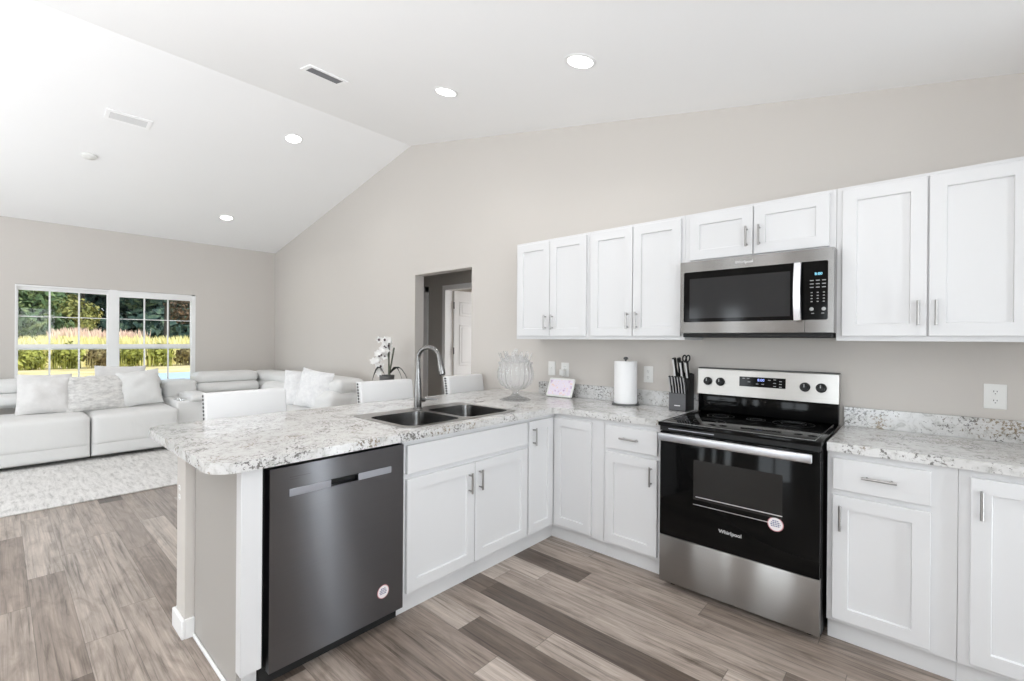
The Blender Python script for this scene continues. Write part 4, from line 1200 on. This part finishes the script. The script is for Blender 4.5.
# uplighter floor lamps added behind the camera as ceiling fill
for ux, uy, k in UPS:
    o = thing('added_fill_lamp', 'uplighter lamp added out of view as ceiling fill', 'lamp', (ux, uy, 0), 0, 'added uplighter fill lamps')
    o['label'] = 'uplighter floor lamp added out of view to brighten the ceiling'
    MB().lathe([(.15, 0), (.15, .015), (.03, .03), (0, .03)], (0, 0, 0), 32).build('base', M['nickel'], o, local=True)
    MB().lathe([(.012, .025), (.012, 1.06), (0, 1.06)], (0, 0, 0), 16).build('pole', M['nickel'], o, local=True)
    MB().lathe([(.03, 1.055), (.12, 1.08), (.19, 1.15), (.205, 1.17), (.20, 1.17), (.185, 1.15), (.11, 1.09), (0, 1.07)], (0, 0, 0), 32).build('lamp_shade', M['trim'], o, local=True)

# ------------------------------------------------------------------ outdoors, through the window
GZ = -.15
sbox('ground_lawn', M['lawn'], -120, XL - .16, -60, 70, GZ - .2, GZ)
sbox('ground_driveway', M['concrete'], -22, -7.2, -.3, 9, GZ, GZ + .012)
def leaves(mb, c, r, n, size, rng):
    for _ in range(n):
        while True:
            p = Vector((rng.uniform(-1, 1), rng.uniform(-1, 1), rng.uniform(-1, 1)))
            if .45 < p.length < 1: break
        q = Vector((c[0] + p.x * r[0], c[1] + p.y * r[1], c[2] + p.z * r[2]))
        nrm = (p + Vector((rng.uniform(-.8, .8), rng.uniform(-.8, .8), rng.uniform(-.4, .9)))).normalized()
        a = nrm.orthogonal().normalized(); an = rng.uniform(0, 6.28); b = nrm.cross(a)
        d1 = (a * math.cos(an) + b * math.sin(an)) * size * rng.uniform(.6, 1.3); d2 = nrm.cross(d1) * .55
        mb.quad(q - d1, q + d2, q + d1, q - d2)
def tree(x, y, h, w, mat, label):
    rng = random.Random(int(x * 7 + y * 131))
    t = thing('tree', label, 'tree', (x, y, GZ), 0, 'trees beyond the field')
    mb = MB(); mb.tube([(x, y, GZ), (x + .1, y, GZ + h * .4), (x - .1, y + .1, GZ + h * .75)], [.25, .18, .08], 8); mb.build('trunk', M['bark'], t)
    mb = MB()
    for k in range(9):
        c = (x + rng.uniform(-.5, .5) * w, y + rng.uniform(-.55, .55) * w, GZ + h * rng.uniform(.18, .88))
        rr = w * rng.uniform(.32, .5); leaves(mb, c, (rr, rr, rr * .9), 620, .24, rng)
    mb.build('crown', mat, t, smooth=False)
TR = [(-50, -1.2, 11, 3.4, 'leaf_mid', 'green tree with pale sunlit leaves in the outermost window panes'), (-62, 2.6, 13, 4.4, 'leaf_gold', 'golden leaved tree high in the middle of the first window unit'),
      (-50, 7.2, 11, 3.6, 'leaf_dark', 'dark bluish green tree in the middle of the second window unit'), (-62, 13.6, 13, 4.4, 'leaf_rust', 'rusty leaved tree at the wall side of the second window unit')]
for x, y, h, w, m, lab in TR: tree(x, y, h, w, M[m], lab)
# dark wood behind the single trees
mb = MB(); rng = random.Random(5)
for k in range(50):
    yy = -26 + k * 1.5; leaves(mb, (-80 + rng.uniform(-3, 3), yy * 1.25, GZ + (4, 9, 14)[k % 3] + rng.uniform(-1.5, 1.5)), (3.6, 4.4, 5.0), 800, .68, rng)
    leaves(mb, (-77, yy * 1.25, GZ + 2.5), (2.5, 2.8, 3.6), 160, .6, rng)
wd = mb.build('woods', M['leaf_dark'], None, smooth=False); wd['label'] = 'dense dark woods filling the distance beyond the field'; wd['category'] = 'woods'; wd['kind'] = 'stuff'
# hedge of wild bushes along the lawn
for k in range(6):
    yy = -2.15 + k * 1.18; x = -28.2 + random.uniform(-.2, .2)
    rng = random.Random(k + 40); mb = MB(); h = 1.05 + .15 * math.sin(k * 2.1)
    for q in range(4): leaves(mb, (x + rng.uniform(-.4, .3), yy + rng.uniform(-.16, .16), GZ + .12 + h * rng.uniform(.3, .6)), (.5, .52, h * .42), 130, .12, rng)
    for q in range(40):
        yy2, xx2 = yy + rng.uniform(-.5, .5), x + rng.uniform(-.3, .5)
        mb.tube([(xx2, yy2, GZ), (xx2 + rng.uniform(-.1, .1), yy2 + rng.uniform(-.08, .08), GZ + h * .9)], [.02, .01], 3)
    br = k in (2, 5)
    b = mb.build('bush', M['bush_brown'] if br else M['bush'], None, smooth=False)
    tag(b, ('brownish' if br else 'yellow green') + ' bush at the lawn edge outside, ' + ['first', 'second', 'third', 'fourth', 'fifth', 'sixth'][k] + ' from the outer end', 'bush', 'wild bushes along the lawn')
def grass(name, n, box, h0, h1, mat, label, seed):
    rng = random.Random(seed); mb = MB()
    for _ in range(n):
        x, y = rng.uniform(box[0], box[1]), rng.uniform(box[2], box[3]); h = rng.uniform(h0, h1) * (1 + .16 * noise.noise(Vector((y * .8, x * .1, seed))))
        a = rng.uniform(-.6, .6); w = .05; dx, dy = rng.uniform(-.25, .1), rng.uniform(-.3, .3)
        ax_, ay_ = w * math.sin(a), w * math.cos(a)
        mb.quad((x - ax_, y - ay_, GZ), (x + ax_, y + ay_, GZ), (x + dx + ax_ * 1.3, y + dy + ay_ * 1.3, GZ + h * .8), (x + dx * 1.4, y + dy * 1.4, GZ + h))
    o = mb.build(name, mat, None, smooth=False); o['label'] = label; o['category'] = 'grass'; o['kind'] = 'stuff'
grass('tall_grass', 6500, (-39, -29.5, -10, 17), 1.05, 1.65, M['grass_yellow'], 'tall yellow grass in the field behind the bushes', 11)
grass('plume_grass', 1100, (-43, -39.5, -.6, 3.9), 1.45, 2.15, M['grass_pink'], 'taller pink plumed grass behind the yellow grass', 12)
